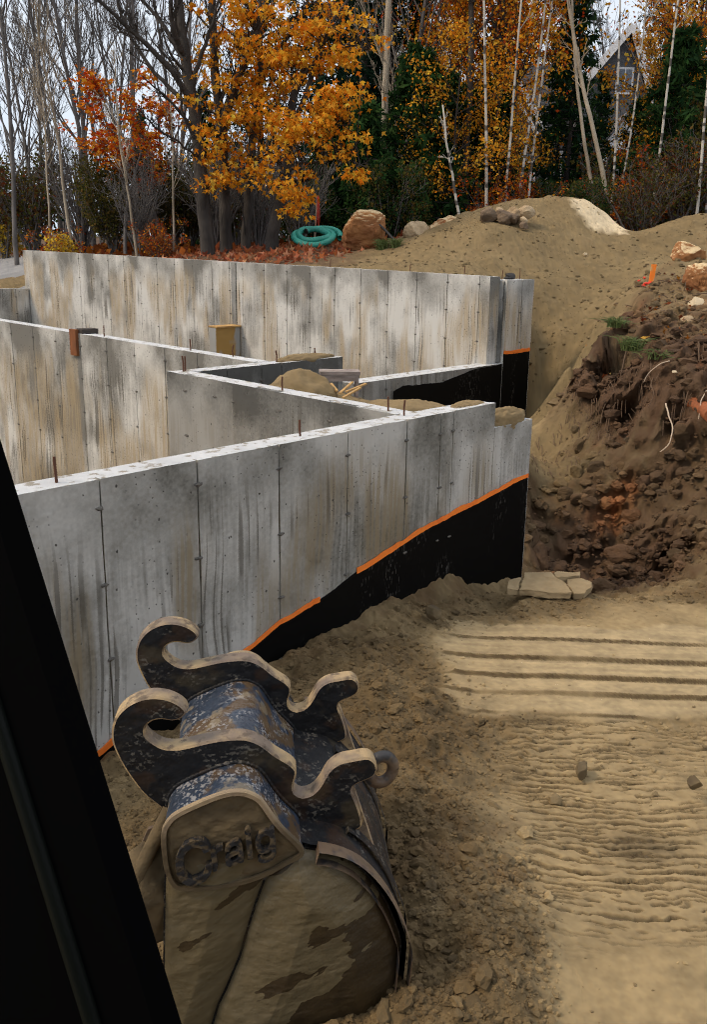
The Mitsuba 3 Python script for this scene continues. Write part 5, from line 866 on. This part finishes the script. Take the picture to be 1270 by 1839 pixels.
def conifer(name, seed, h, r, wh, ln, cols, t0=.04, dens=1.0):
    rg = np.random.default_rng(seed)
    p0, r0 = trunk_line(h, r, (0, 0), rg, 14, .008)
    B = wh; t = t0 + (1 - t0) * (np.arange(B) + rg.uniform(0, 1, B)) / B
    a = np.arange(B) * 2.4 + rg.normal(0, .4, B); L = ln * (1.02 - t) ** .75 * rg.uniform(.65, 1.15, B) + .15
    s = np.linspace(0, 1, 7); dr_ = rg.uniform(.10, .42, B) - .35 * t
    p1 = np.stack([np.cos(a)[:, None] * L[:, None] * s, np.sin(a)[:, None] * L[:, None] * s, t[:, None] * h - (dr_ * L)[:, None] * (s ** 1.4) + .10 * L[:, None] * s ** 3], -1)
    r1 = np.broadcast_to(.03 * np.linspace(1, .2, 7), (B, 7))
    p2, r2 = children(p1, r1, 9, .12, .98, .34, 48, 4, rg, -.15, .5, .08, lfall=.6)
    q = np.concatenate([p2[:, 1:].reshape(-1, 3), p1[:, 2:].reshape(-1, 3)]); q = np.repeat(q, int(3 * dens), 0); q = q + rg.normal(0, .05, q.shape)
    m, c = leaves(q, np.full(len(q), .24), cols, seed, .7)
    v = np.asarray(m[0]).reshape(-1, 4, 3); ctr = (v[:, 0] + v[:, 2])[:, None] / 2; v[:, [1, 3]] = ctr + (v[:, [1, 3]] - ctr) * .45
    PRO[name] = [('trunk', mikit.ply(tubes(p0, r0, 8), 'bark', smooth=True)), ('branches', mikit.ply(tubes(p1, r1, 4), 'bark')), ('needles', mikit.ply((v.reshape(-1, 3), m[1]), 'leaf', color=c))]
conifer('spruce_tall', 1, 15, .19, 120, 2.3, DKG)
conifer('spruce_mid', 2, 8, .11, 80, 1.7, DKG + GRN)
conifer('fir_green', 3, 5, .07, 70, 1.6, GRN)
def maple(label, trunk, r, limbs, blobs, cols, seed, size=.115):
    rg = np.random.default_rng(seed); k = thing('maple_tree', label, 'tree')
    tr = curve(trunk, 22, .05, seed)
    tm = [tubes(tr, r * np.linspace(1, .45, 22), 12)]
    lp = [(curve(p, 16, .06, seed + n), q * np.linspace(1, .4, 16)) for n, (p, q) in enumerate(limbs)]
    P0 = np.stack([tr[np.linspace(0, 21, 16).astype(int)]] + [p for p, _ in lp]); R0 = np.stack([(r * np.linspace(1, .45, 16))] + [q for _, q in lp])
    add('trunk', cat(tm), 'bark', k, smooth=True)
    bm = [tubes(p, q, 7) for p, q in lp]
    p1, r1 = children(P0, R0, 11, .35, .98, .26, 45, 7, rg, .5, .35, .14); p2, r2 = children(p1, r1, 6, .2, .97, .5, 36, 5, rg, .2, .5, .16); p3, r3 = children(p2, r2, 4, .2, .97, .5, 36, 4, rg, .2, .6, .16)
    bm += [tubes(p1, r1, 5), tubes(p2, r2, 4), tubes(p3, r3, 3)]
    lf, allp = [], P0.reshape(-1, 3)
    for c, rad, n in blobs:
        c = np.asarray(c); m = max(3, int(n / 34)); sc = c + rg.normal(0, 1, (m, 3)) * rad * np.array([.60, .60, .46])
        for s_ in sc:
            near_ = allp[np.argsort(np.linalg.norm(allp - s_ + [0, 0, .5], axis=1))[rg.integers(0, 4)]]
            bm.append(tubes(curve([near_, (near_ + s_) / 2 + [0, 0, .12 * rad], s_], 7, .04, int(rg.integers(99))), np.linspace(.022, .007, 7), 4))
        q = np.repeat(sc, 38, 0) + rg.normal(0, 1, (m * 38, 3)) * np.array([.17, .17, .07]); lf.append(q)
    add('branches', cat(bm), 'bark', k, smooth=True)
    if lf:
        q = np.vstack(lf); m, c = leaves(q, np.full(len(q), size), cols, seed, .9, True); add('crown', m, 'leaf', k, color=c)
    return k
maple('leftmost dark forked trunk rising above the tall wall, bare limbs reaching left', [(13.276, 13.475, 0.753), (13.210, 13.525, 2.318), (13.099, 13.608, 3.864), (12.993, 13.686, 5.009), (12.895, 13.757, 6.007), (12.961, 13.956, 7.573)], .175,
    [([(13.084, 13.619, 4.038), (12.737, 13.625, 4.510), (12.310, 13.681, 4.953), (11.863, 13.864, 5.366), (11.261, 14.013, 5.801), (10.865, 14.137, 6.271)], .075), ([(13.110, 13.599, 3.924), (12.983, 14.063, 4.372), (12.694, 14.631, 4.935), (12.450, 15.033, 5.626), (12.326, 15.351, 6.547)], .06), ([(13.016, 13.669, 4.783), (12.934, 13.975, 5.346), (12.810, 14.309, 5.813), (12.501, 14.760, 6.391)], .07), ([(13.054, 13.641, 4.384), (13.135, 13.331, 5.110), (13.196, 13.033, 5.646), (13.335, 12.798, 6.406)], .06), ([(12.986, 13.691, 5.121), (12.554, 13.510, 5.473), (12.398, 13.375, 5.968), (12.381, 13.265, 6.687)], .07), ([(13.165, 13.559, 2.920), (12.508, 13.420, 3.265), (11.961, 13.437, 3.493), (11.580, 13.451, 3.892)], .03)], [((13.010, 13.050, 3.300), .35, 60), ((13.207, 13.024, 2.430), .35, 60)], ORG + AMB, 1)
maple('grey-brown straight maple trunk second from the left with a dark slanting limb', [(13.971, 13.697, 0.752), (13.971, 13.697, 2.495), (13.910, 13.745, 4.091), (13.837, 13.802, 5.390), (13.842, 13.797, 7.547)], .15,
    [([(13.889, 13.634, 3.598), (13.904, 13.239, 4.412), (13.998, 12.905, 5.038), (14.123, 12.539, 5.872), (14.236, 12.178, 6.728)], .11), ([(13.927, 13.732, 3.911), (13.332, 13.683, 4.133), (12.924, 13.736, 4.258)], .03)],
    [((13.821, 13.049, 5.876), .95, 420), ((13.834, 12.781, 5.057), .8, 420), ((13.729, 12.867, 4.302), .65, 380), ((13.757, 12.843, 3.638), .5, 260), ((13.438, 13.099, 2.989), .42, 110), ((13.565, 12.998, 2.455), .45, 120), ((13.991, 12.125, 5.907), .8, 380)], ORG + ORG + AMB, 2)
maple('orange-leaved maple with a straight grey trunk in the middle of the cluster', [(14.588, 13.715, 0.837), (14.670, 13.647, 2.414), (14.811, 13.529, 4.189), (14.882, 13.469, 5.292), (14.954, 13.407, 7.753)], .13,
    [([(14.846, 13.499, 4.683), (14.865, 12.956, 5.359), (14.977, 12.320, 5.893), (15.113, 11.920, 6.661)], .06), ([(14.706, 13.617, 2.928), (14.686, 12.979, 3.157), (14.874, 12.413, 2.783)], .03)],
    [((14.565, 12.420, 5.600), .95, 520), ((14.934, 12.088, 6.198), .9, 420), ((14.475, 12.897, 4.937), .7, 330), ((14.748, 12.257, 5.039), .85, 420), ((14.380, 12.845, 3.852), .55, 220), ((14.098, 13.081, 2.985), .5, 150), ((14.257, 12.688, 2.435), .4, 70)], ORG + ORG + AMB, 3)
maple('maple with a trunk bent right above the hose and low golden clumps', [(14.411, 12.555, 0.973), (14.525, 12.456, 1.890), (14.683, 12.316, 2.766), (14.744, 12.261, 3.740), (14.820, 12.192, 4.459), (14.869, 11.874, 4.965)], .16,
    [([(14.839, 12.174, 4.519), (14.805, 11.661, 4.969), (14.896, 11.157, 5.275), (14.983, 10.647, 5.326), (15.129, 10.207, 5.261)], .06), ([(14.753, 12.253, 3.741), (14.751, 11.711, 4.413), (14.921, 11.272, 5.538), (14.993, 10.921, 6.062), (15.097, 10.530, 6.464)], .07), ([(14.664, 12.333, 2.765), (14.706, 11.479, 2.986), (14.872, 10.759, 3.035), (15.158, 10.176, 2.866)], .035), ([(14.723, 12.279, 3.378), (14.726, 11.322, 3.688), (15.039, 10.590, 3.741)], .03), ([(14.545, 12.439, 2.016), (14.523, 11.650, 2.497), (14.749, 11.161, 2.742)], .03)],
    [((14.684, 10.945, 5.624), .85, 480), ((14.632, 10.716, 5.098), .7, 330), ((14.361, 11.118, 4.147), .8, 480), ((14.566, 10.641, 4.307), .55, 240), ((14.185, 11.282, 3.682), .75, 420), ((14.441, 10.763, 3.569), .55, 260), ((13.891, 11.682, 3.327), .5, 200), ((13.936, 11.373, 2.661), .42, 170), ((13.863, 11.440, 2.354), .40, 130), ((14.115, 11.210, 2.285), .22, 50), ((14.748, 10.315, 4.141), .4, 70), ((14.768, 10.151, 3.290), .4, 50), ((14.774, 10.145, 2.718), .25, 20), ((14.001, 11.450, 1.925), .25, 40), ((14.799, 10.549, 5.218), .4, 120)], AMB + ORG, 4)
# bare trees on the left
BL_ = ['bare tree at the far left edge of the picture with thin upright twigs', 'bare twiggy tree second from the left edge', 'grey bare tree leaning left beside the left edge', 'bare many-limbed tree left of the dense twiggy one', 'densest twiggy bare tree in the left third', 'bare tree just right of the densest twiggy one', 'bare tree behind the red saplings', 'bare tree close left of the leftmost dark maple', 'far bare tree in the gap at the left', 'far bare tree behind the densest twiggy one', 'far bare tree behind the red sapling foliage', 'far bare tree behind the leftmost dark maple']
for n_, ((x, y), pr_, rot, s, ln_) in enumerate([((12.86, 21.93, 0)[:2], 'bare_a', 20, .95, (0, 0)), ((14.29, 23.44, 0)[:2], 'bare_b', 140, 1.0, (0, -4)), ((14.49, 21.05, 0)[:2], 'bare_c', 30, .9, (-4, -12)), ((15.91, 24.85, 0)[:2], 'bare_b', 250, 1.05, (0, 0)), ((15.24, 21.77, 0)[:2], 'bare_a', 200, 1.05, (0, 0)), ((16.28, 22.31, 0)[:2], 'bare_b', 80, 1.0, (0, 3)), ((15.32, 19.37, 0)[:2], 'bare_c', 120, .95, (0, 0)), ((15.60, 17.97, 0)[:2], 'bare_a', 310, .9, (0, 0)), ((18.95, 33.42, 0)[:2], 'bare_c', 10, 1.0, (0, 0)), ((21.67, 31.91, 0)[:2], 'bare_b', 190, 1.15, (0, 0)), ((21.57, 29.62, 0)[:2], 'bare_a', 95, 1.0, (0, 0)), ((22.26, 26.73, 0)[:2], 'bare_c', 270, 1.0, (0, 0))]):
    plant('bare_tree', pr_, BL_[n_], 'tree', (x, y), rot, s, group=None, lean=ln_)
plant('sapling', 'sapling', 'thin pale sapling curving left in front of the olive shrub', 'tree', (13.07, 16.06, 0)[:2], 60, 1.0, lean=(0, -6))
plant('sapling', 'sapling', 'thin pale sapling just left of the leftmost dark maple', 'tree', (13.80, 15.57, 0)[:2], 200, .95, lean=(0, 4))
plant('sapling', 'bare_thin', 'pair-stemmed pale sapling behind the left end of the tall wall', 'tree', (12.77, 18.58, 0)[:2], 100, .75)
plant('sapling', 'bare_thin', 'slender sapling at the left beside the yellow shrub', 'tree', (12.68, 19.77, 0)[:2], 300, .6)
plant('red_maple_sapling', 'maple_red', 'young maple with the reddest clumps of leaves, left of the leftmost dark trunk', 'tree', (13.37, 17.06, 0)[:2], 10, 1.05, .74, lean=(0, -5))
plant('red_maple_sapling', 'maple_red', 'young orange-red maple touching the leftmost dark trunk', 'tree', (14.48, 16.93, 0)[:2], 130, 1.25, .84)
SH_ = [('shrub_olive', 'large olive-green shrub behind the tall wall at the left', .72, 0), ('shrub_olive', 'olive shrub left of the leftmost dark maple trunk', .75, 90), ('shrub_bare', 'bare twiggy shrub in front of the olive shrubs', .7, 40), ('shrub_rust', 'russet shrub at the far left edge above the road', 1.25, 0), ('shrub_rust', 'russet shrub behind the left corner of the tall wall', 1.15, 120), ('shrub_bare', 'bare shrub left of the olive shrub', .95, 200), ('shrub_yellow', 'small yellow-leaved shrub above the left end of the tall wall', .52, 10), ('shrub_yellow', 'yellow-leaved shrub low at the left edge of the road', .7, 60), ('shrub_orange', 'low orange shrub right of the thin pale sapling', .42, 30), ('shrub_orange', 'low orange shrub between the two pale saplings', .45, 80), ('shrub_bare', 'bare brush between the dark maple trunks', .8, 0), ('shrub_bare', 'bare brush right of the middle maple trunk', .85, 100), ('shrub_bare', 'bare brush behind the coiled hose', .8, 160), ('shrub_rust', 'brown brush behind the maple cluster', 1.0, 45), ('shrub_olive', 'olive brush behind the maple trunks', .7, 170),
 ('shrub_green', 'green shrub behind the coiled hose', .8, 0), ('shrub_green', 'green shrub right behind the largest boulder', .95, 60), ('shrub_green', 'green shrub above the tan boulder', .9, 90), ('shrub_green', 'bright green shrub above the crest of the sand mound', .62, 30), ('shrub_green', 'green shrub left of the leaning birch pair', .6, 130), ('shrub_rust', 'russet undergrowth in the dip right of the pale sand', .75, 0), ('shrub_rust', 'russet undergrowth left of the right edge', .95, 100), ('shrub_rust', 'russet undergrowth at the right edge', .95, 220), ('shrub_orange', 'orange undergrowth right of the leaning birch pair', .8, 10), ('shrub_orange', 'orange sapling brush above the right dip', .95, 140), ('shrub_orange', 'low orange brush at the left of the sand crest', .75, 70), ('shrub_orange', 'low orange brush right above the rubble stones', .7, 190), ('shrub_rust', 'dark russet brush behind the leaning birch foot', .8, 300), ('shrub_olive', 'olive brush at the right edge of the wood', 1.0, 20)]
SX = [(13.66, 18.06), (14.85, 17.88), (13.44, 16.54), (14.33, 25.66), (14.17, 23.50), (13.99, 20.19), (12.36, 18.23), (14.45, 25.60), (13.28, 15.44), (12.51, 18.73), (14.42, 14.61), (15.49, 14.27), (16.96, 14.30), (16.31, 16.18), (15.88, 17.77), (18.38, 15.71), (19.40, 13.24), (21.19, 13.46), (22.60, 8.80), (23.77, 10.74), (23.29, 7.50), (24.61, 7.04), (25.35, 6.59), (23.97, 8.35), (25.84, 7.95), (22.07, 11.48), (22.93, 11.12), (25.03, 9.55), (27.48, 7.97)]
for (pr_, lab, s, rot), xy in zip(SH_, SX): plant('shrub', pr_, lab, 'shrub', xy, rot, s)
TR = [('spruce_tree', 'spruce_tall', 'tall dark spruce right of the maple cluster', 1.0, 0), ('spruce_tree', 'spruce_tall', 'tallest dark spruce beside the pale grey trunk', 1.1, 60), ('spruce_tree', 'spruce_tall', 'dark spruce behind the pale grey trunk', 1.15, 200), ('spruce_tree', 'spruce_tall', 'dark spruce behind the maple cluster', 1.05, 100), ('spruce_tree', 'spruce_tall', 'far spruce at the right of the maple cluster', 1.2, 30),
 ('spruce_tree', 'spruce_mid', 'shorter spruce left of the crimson maple', 1.0, 90), ('fir_tree', 'fir_green', 'green fir above the largest boulder', .85, 0), ('fir_tree', 'fir_green', 'green fir above the tan boulder', 1.15, 70), ('fir_tree', 'fir_green', 'green fir left of the white leaning stem', 1.0, 140), ('fir_tree', 'fir_green', 'dark green fir at the left slope of the sand mound', .9, 220), ('fir_tree', 'fir_green', 'green fir behind the coiled hose', .9, 30),
 ('spruce_tree', 'spruce_mid', 'dark spruce standing in front of the house', 1.0, 0), ('spruce_tree', 'spruce_mid', 'dark spruce left of the leaning birch pair', .8, 150), ('spruce_tree', 'spruce_mid', 'dark spruce right behind the leaning birch pair', .62, 250), ('spruce_tree', 'spruce_tall', 'tall spruce behind the right gable of the house', 1.15, 40), ('spruce_tree', 'spruce_tall', 'tall spruce behind the house at the left', 1.2, 80), ('spruce_tree', 'spruce_tall', 'spruce at the right edge of the wood', .8, 10), ('spruce_tree', 'spruce_mid', 'short dark spruce right of the house', .8, 190), ('fir_tree', 'fir_green', 'fir at the right behind the twin white birches', 1.0, 60), ('fir_tree', 'fir_green', 'fir under the house porch', .8, 300), ('spruce_tree', 'spruce_tall', 'spruce behind the crimson maple', 1.0, 310), ('spruce_tree', 'spruce_mid', 'far spruce behind the red saplings', .75, 120), ('spruce_tree', 'spruce_mid', 'far spruce just right of the leftmost dark maple', .85, 170), ('spruce_tree', 'spruce_tall', 'far spruce between the middle maples', 1.0, 220), ('spruce_tree', 'spruce_tall', 'far spruce left of the house', .95, 20),
 ('grey_tree', 'bare_c', 'pale grey thick trunk standing in front of the spruces', 1.05, 45), ('sapling', 'bare_thin', 'thin tan sapling right of the pale grey trunk', .9, 10), ('crimson_maple', 'maple_crimson', 'black-stemmed maple with crimson leaves at the top', 1.0, 30), ('beech_tree', 'beech_orange', 'largest rust-orange tree in the middle of the wood', 1.08, 0), ('beech_tree', 'beech_orange', 'rust-orange tree behind the white birches', 1.1, 130), ('beech_tree', 'beech_amber', 'amber tree low above the left slope of the sand mound', .85, 0), ('beech_tree', 'beech_amber', 'amber tree among the white birches', .9, 100), ('beech_tree', 'beech_amber', 'amber tree at the left of the house', .82, 210), ('beech_tree', 'beech_orange', 'orange tree above the right dip', .95, 60), ('beech_tree', 'beech_amber', 'amber tree left of the twin birches at the right edge', 1.5, 20), ('beech_tree', 'beech_amber', 'small amber tree in the right wood', .8, 310),
 ('birch_tree', 'birch_a', 'white birch nearest the crimson maple', .95, 0), ('birch_tree', 'birch_b', 'white birch second right of the crimson maple', .95, 50), ('birch_tree', 'birch_bare', 'white birch left of the house windows', .95, 110), ('birch_tree', 'birch_bare', 'thin white birch in front of the house windows', .85, 170), ('birch_tree', 'birch_bare', 'white birch in front of the grey gable', .9, 0), ('birch_tree', 'birch_bare', 'thinner birch right beside the one at the gable', .75, 80), ('birch_tree', 'birch_b', 'white birch right of the house gable', .95, 30), ('fir_tree', 'fir_green', 'green fir between the gable and the right edge', 1.15, 140), ('birch_tree', 'birch_b', 'left one of the white birches at the right edge', .95, 200), ('birch_tree', 'birch_a', 'right one of the white birches at the right edge', .95, 20), ('beech_tree', 'beech_orange', 'rust-orange tree left of the largest one, beside the crimson maple', .95, 200), ('fir_tree', 'fir_green', 'dark green fir under the largest rust-orange tree', .95, 310), ('beech_tree', 'beech_orange', 'orange tree right beside the largest rust-orange one', 1.02, 75),
 ('bare_tree', 'bare_b', 'fine bare tree in the sky gap left of the crimson maple', .9, 30), ('bare_tree', 'bare_a', 'fine bare tree in the sky gap right of the tall spruce', .95, 120), ('bare_tree', 'bare_b', 'fine bare tree in the sky gap above the house', 1.1, 200), ('bare_tree', 'bare_c', 'dark bare tree right of the house gable', .85, 60), ('bare_tree', 'bare_b', 'bare tree at the far right edge', .9, 160), ('bare_tree', 'bare_b', 'bare tree behind the largest rust-orange tree', 1.0, 270)]
TX = [(23.19, 17.98), (24.62, 17.91), (28.59, 22.46), (26.36, 23.30), (31.19, 26.97), (25.21, 17.23), (19.28, 14.11), (20.98, 13.72), (22.32, 13.66), (23.25, 13.27), (19.37, 15.45), (28.25, 13.00), (29.79, 14.31), (32.24, 14.09), (50.37, 20.41), (49.50, 26.16), (35.03, 10.66), (32.47, 11.48), (29.24, 8.94), (29.39, 10.95), (39.25, 26.91), (24.28, 32.63), (25.32, 29.44), (27.19, 27.94), (48.84, 30.78), (21.50, 15.40), (21.14, 14.30), (22.37, 12.77), (24.55, 13.18), (25.02, 14.24), (21.71, 12.81), (23.16, 12.71), (25.43, 13.67), (30.05, 9.56), (32.81, 10.75), (27.94, 9.37), (21.58, 11.49), (22.03, 11.20), (22.57, 11.11), (22.90, 10.98), (24.30, 9.02), (24.74, 9.04), (24.65, 7.89), (26.76, 8.36), (24.25, 6.38), (24.72, 6.29), (24.90, 15.22), (24.01, 13.07), (24.27, 12.71), (30.91, 21.32), (33.49, 24.47), (47.28, 22.02), (37.51, 14.83), (31.44, 8.88), (36.12, 21.06)]
for (nm, pr_, lab, s, rot), xy in zip(TR, TX): plant(nm, pr_, lab, 'tree', xy, rot, s)
# leaning stems traced one by one
def stem(label, pts, r, bs, name='birch_tree', tw=True, seed=0):
    k = thing(name, label, 'tree'); rg = np.random.default_rng(seed); q = curve(pts, 18, .03, seed); rr__ = r * np.linspace(1, .55, 18)
    add('trunk', tubes(q, rr__, 9), bs, k, smooth=True)
    if tw:
        p1, r1 = children(q[None], rr__[None], 9, .45, .98, .16, 50, 6, rg, .4, .35); p2, r2 = children(p1, r1, 4, .2, .95, .5, 38, 4, rg)
        add('branches', cat([tubes(p1, r1, 4), tubes(p2, r2, 3)]), bs, k)
stem('left one of the two pale stems leaning left before the house', [(23.910, 9.518, 3.108), (23.746, 9.803, 4.464), (23.598, 10.053, 5.790), (23.499, 10.217, 7.085), (23.401, 10.377, 8.763)], .055, 'bark_pale', seed=1)
stem('right one of the two pale stems, leaning left down to the pale sand slab', [(23.324, 8.511, 2.234), (23.157, 8.817, 3.483), (22.956, 9.172, 4.777), (22.754, 9.516, 6.043), (22.603, 9.766, 7.145), (22.465, 9.988, 8.490)], .07, 'bark_pale', seed=2)
stem('short white stem leaning left above the left slope of the mound', [(19.851, 11.130, 1.854), (19.759, 11.249, 2.568), (19.645, 11.394, 3.409), (19.554, 11.509, 4.100), (19.657, 11.701, 4.810)], .04, 'bark_birch', seed=3)
stem('thin dark stem fallen across the foot of the leaning pair', [(22.194, 7.440, 1.805), (22.464, 7.999, 2.383), (22.726, 8.564, 2.936)], .03, 'bark', 'dead_stem', False, 4)
stem('thick tan trunk beside the tallest spruce', [(20.334, 14.447, 1.527), (20.351, 14.429, 3.415), (20.370, 14.407, 5.680), (20.396, 14.378, 8.688)], .13, 'bark_pale', 'grey_tree', True, 5)
# the wood behind, seen only as a mass of stems and twigs
def far_wood(n, a0, a1, r0, r1, seed, h, leafcols, key_, label, twig=True, per=2, size=.3):
    rg = np.random.default_rng(seed); a = YAW + np.radians(rg.uniform(a0, a1, n)); r_ = rg.uniform(r0, r1, n)
    x, y = ORI[0] + r_ * np.cos(a), ORI[1] + r_ * np.sin(a); zz = gq(x, y)[:, 0]
    hh = h * rg.uniform(.55, 1.1, n); m = 9; tq = np.linspace(0, 1, m)
    p0 = np.stack([x[:, None] + rg.normal(0, .10, (n, m)).cumsum(1), y[:, None] + rg.normal(0, .10, (n, m)).cumsum(1), zz[:, None] - .3 + hh[:, None] * tq], -1)
    rad = rg.uniform(.04, .11, n)[:, None] * np.linspace(1, .2, m)
    p1, r1_ = children(p0, rad, 12, .12, .97, .24, 36, 6, rg, .5, .5); p2, r2_ = children(p1, r1_, 5, .2, .97, .5, 36, 4, rg, .3, .6)
    ms = [tubes(p0, rad, 5), tubes(p1, np.maximum(r1_, .012), 3), tubes(p2, np.maximum(r2_, .009), 3)]
    struct(key_, cat(ms), 'bark_grey', 'stuff', label)
    if leafcols is not None:
        q = np.repeat(p2[:, 1:].reshape(-1, 3), per, 0); q = q[rg.random(len(q)) < .5]; q = q + rg.normal(0, .2, q.shape)
        mm, c = leaves(q, np.full(len(q), size), leafcols, seed, .4); struct(key_ + '_foliage', mm, 'leaf', 'stuff', label + ', its leaves', color=c)
far_wood(46, 7, 24, 38, 60, 1, 7, None, 'far_bare_wood', 'bare far wood behind the left trees')
far_wood(60, -25, 8, 55, 72, 2, 9, DKG + DKG + RST + OLV, 'far_mixed_wood', 'mixed far wood behind the right trees')
far_wood(60, -24, 24, 29, 44, 3, 3.0, GRN + OLV + DKG + RST, 'undergrowth', 'tangled undergrowth on the forest floor', per=2, size=.16)
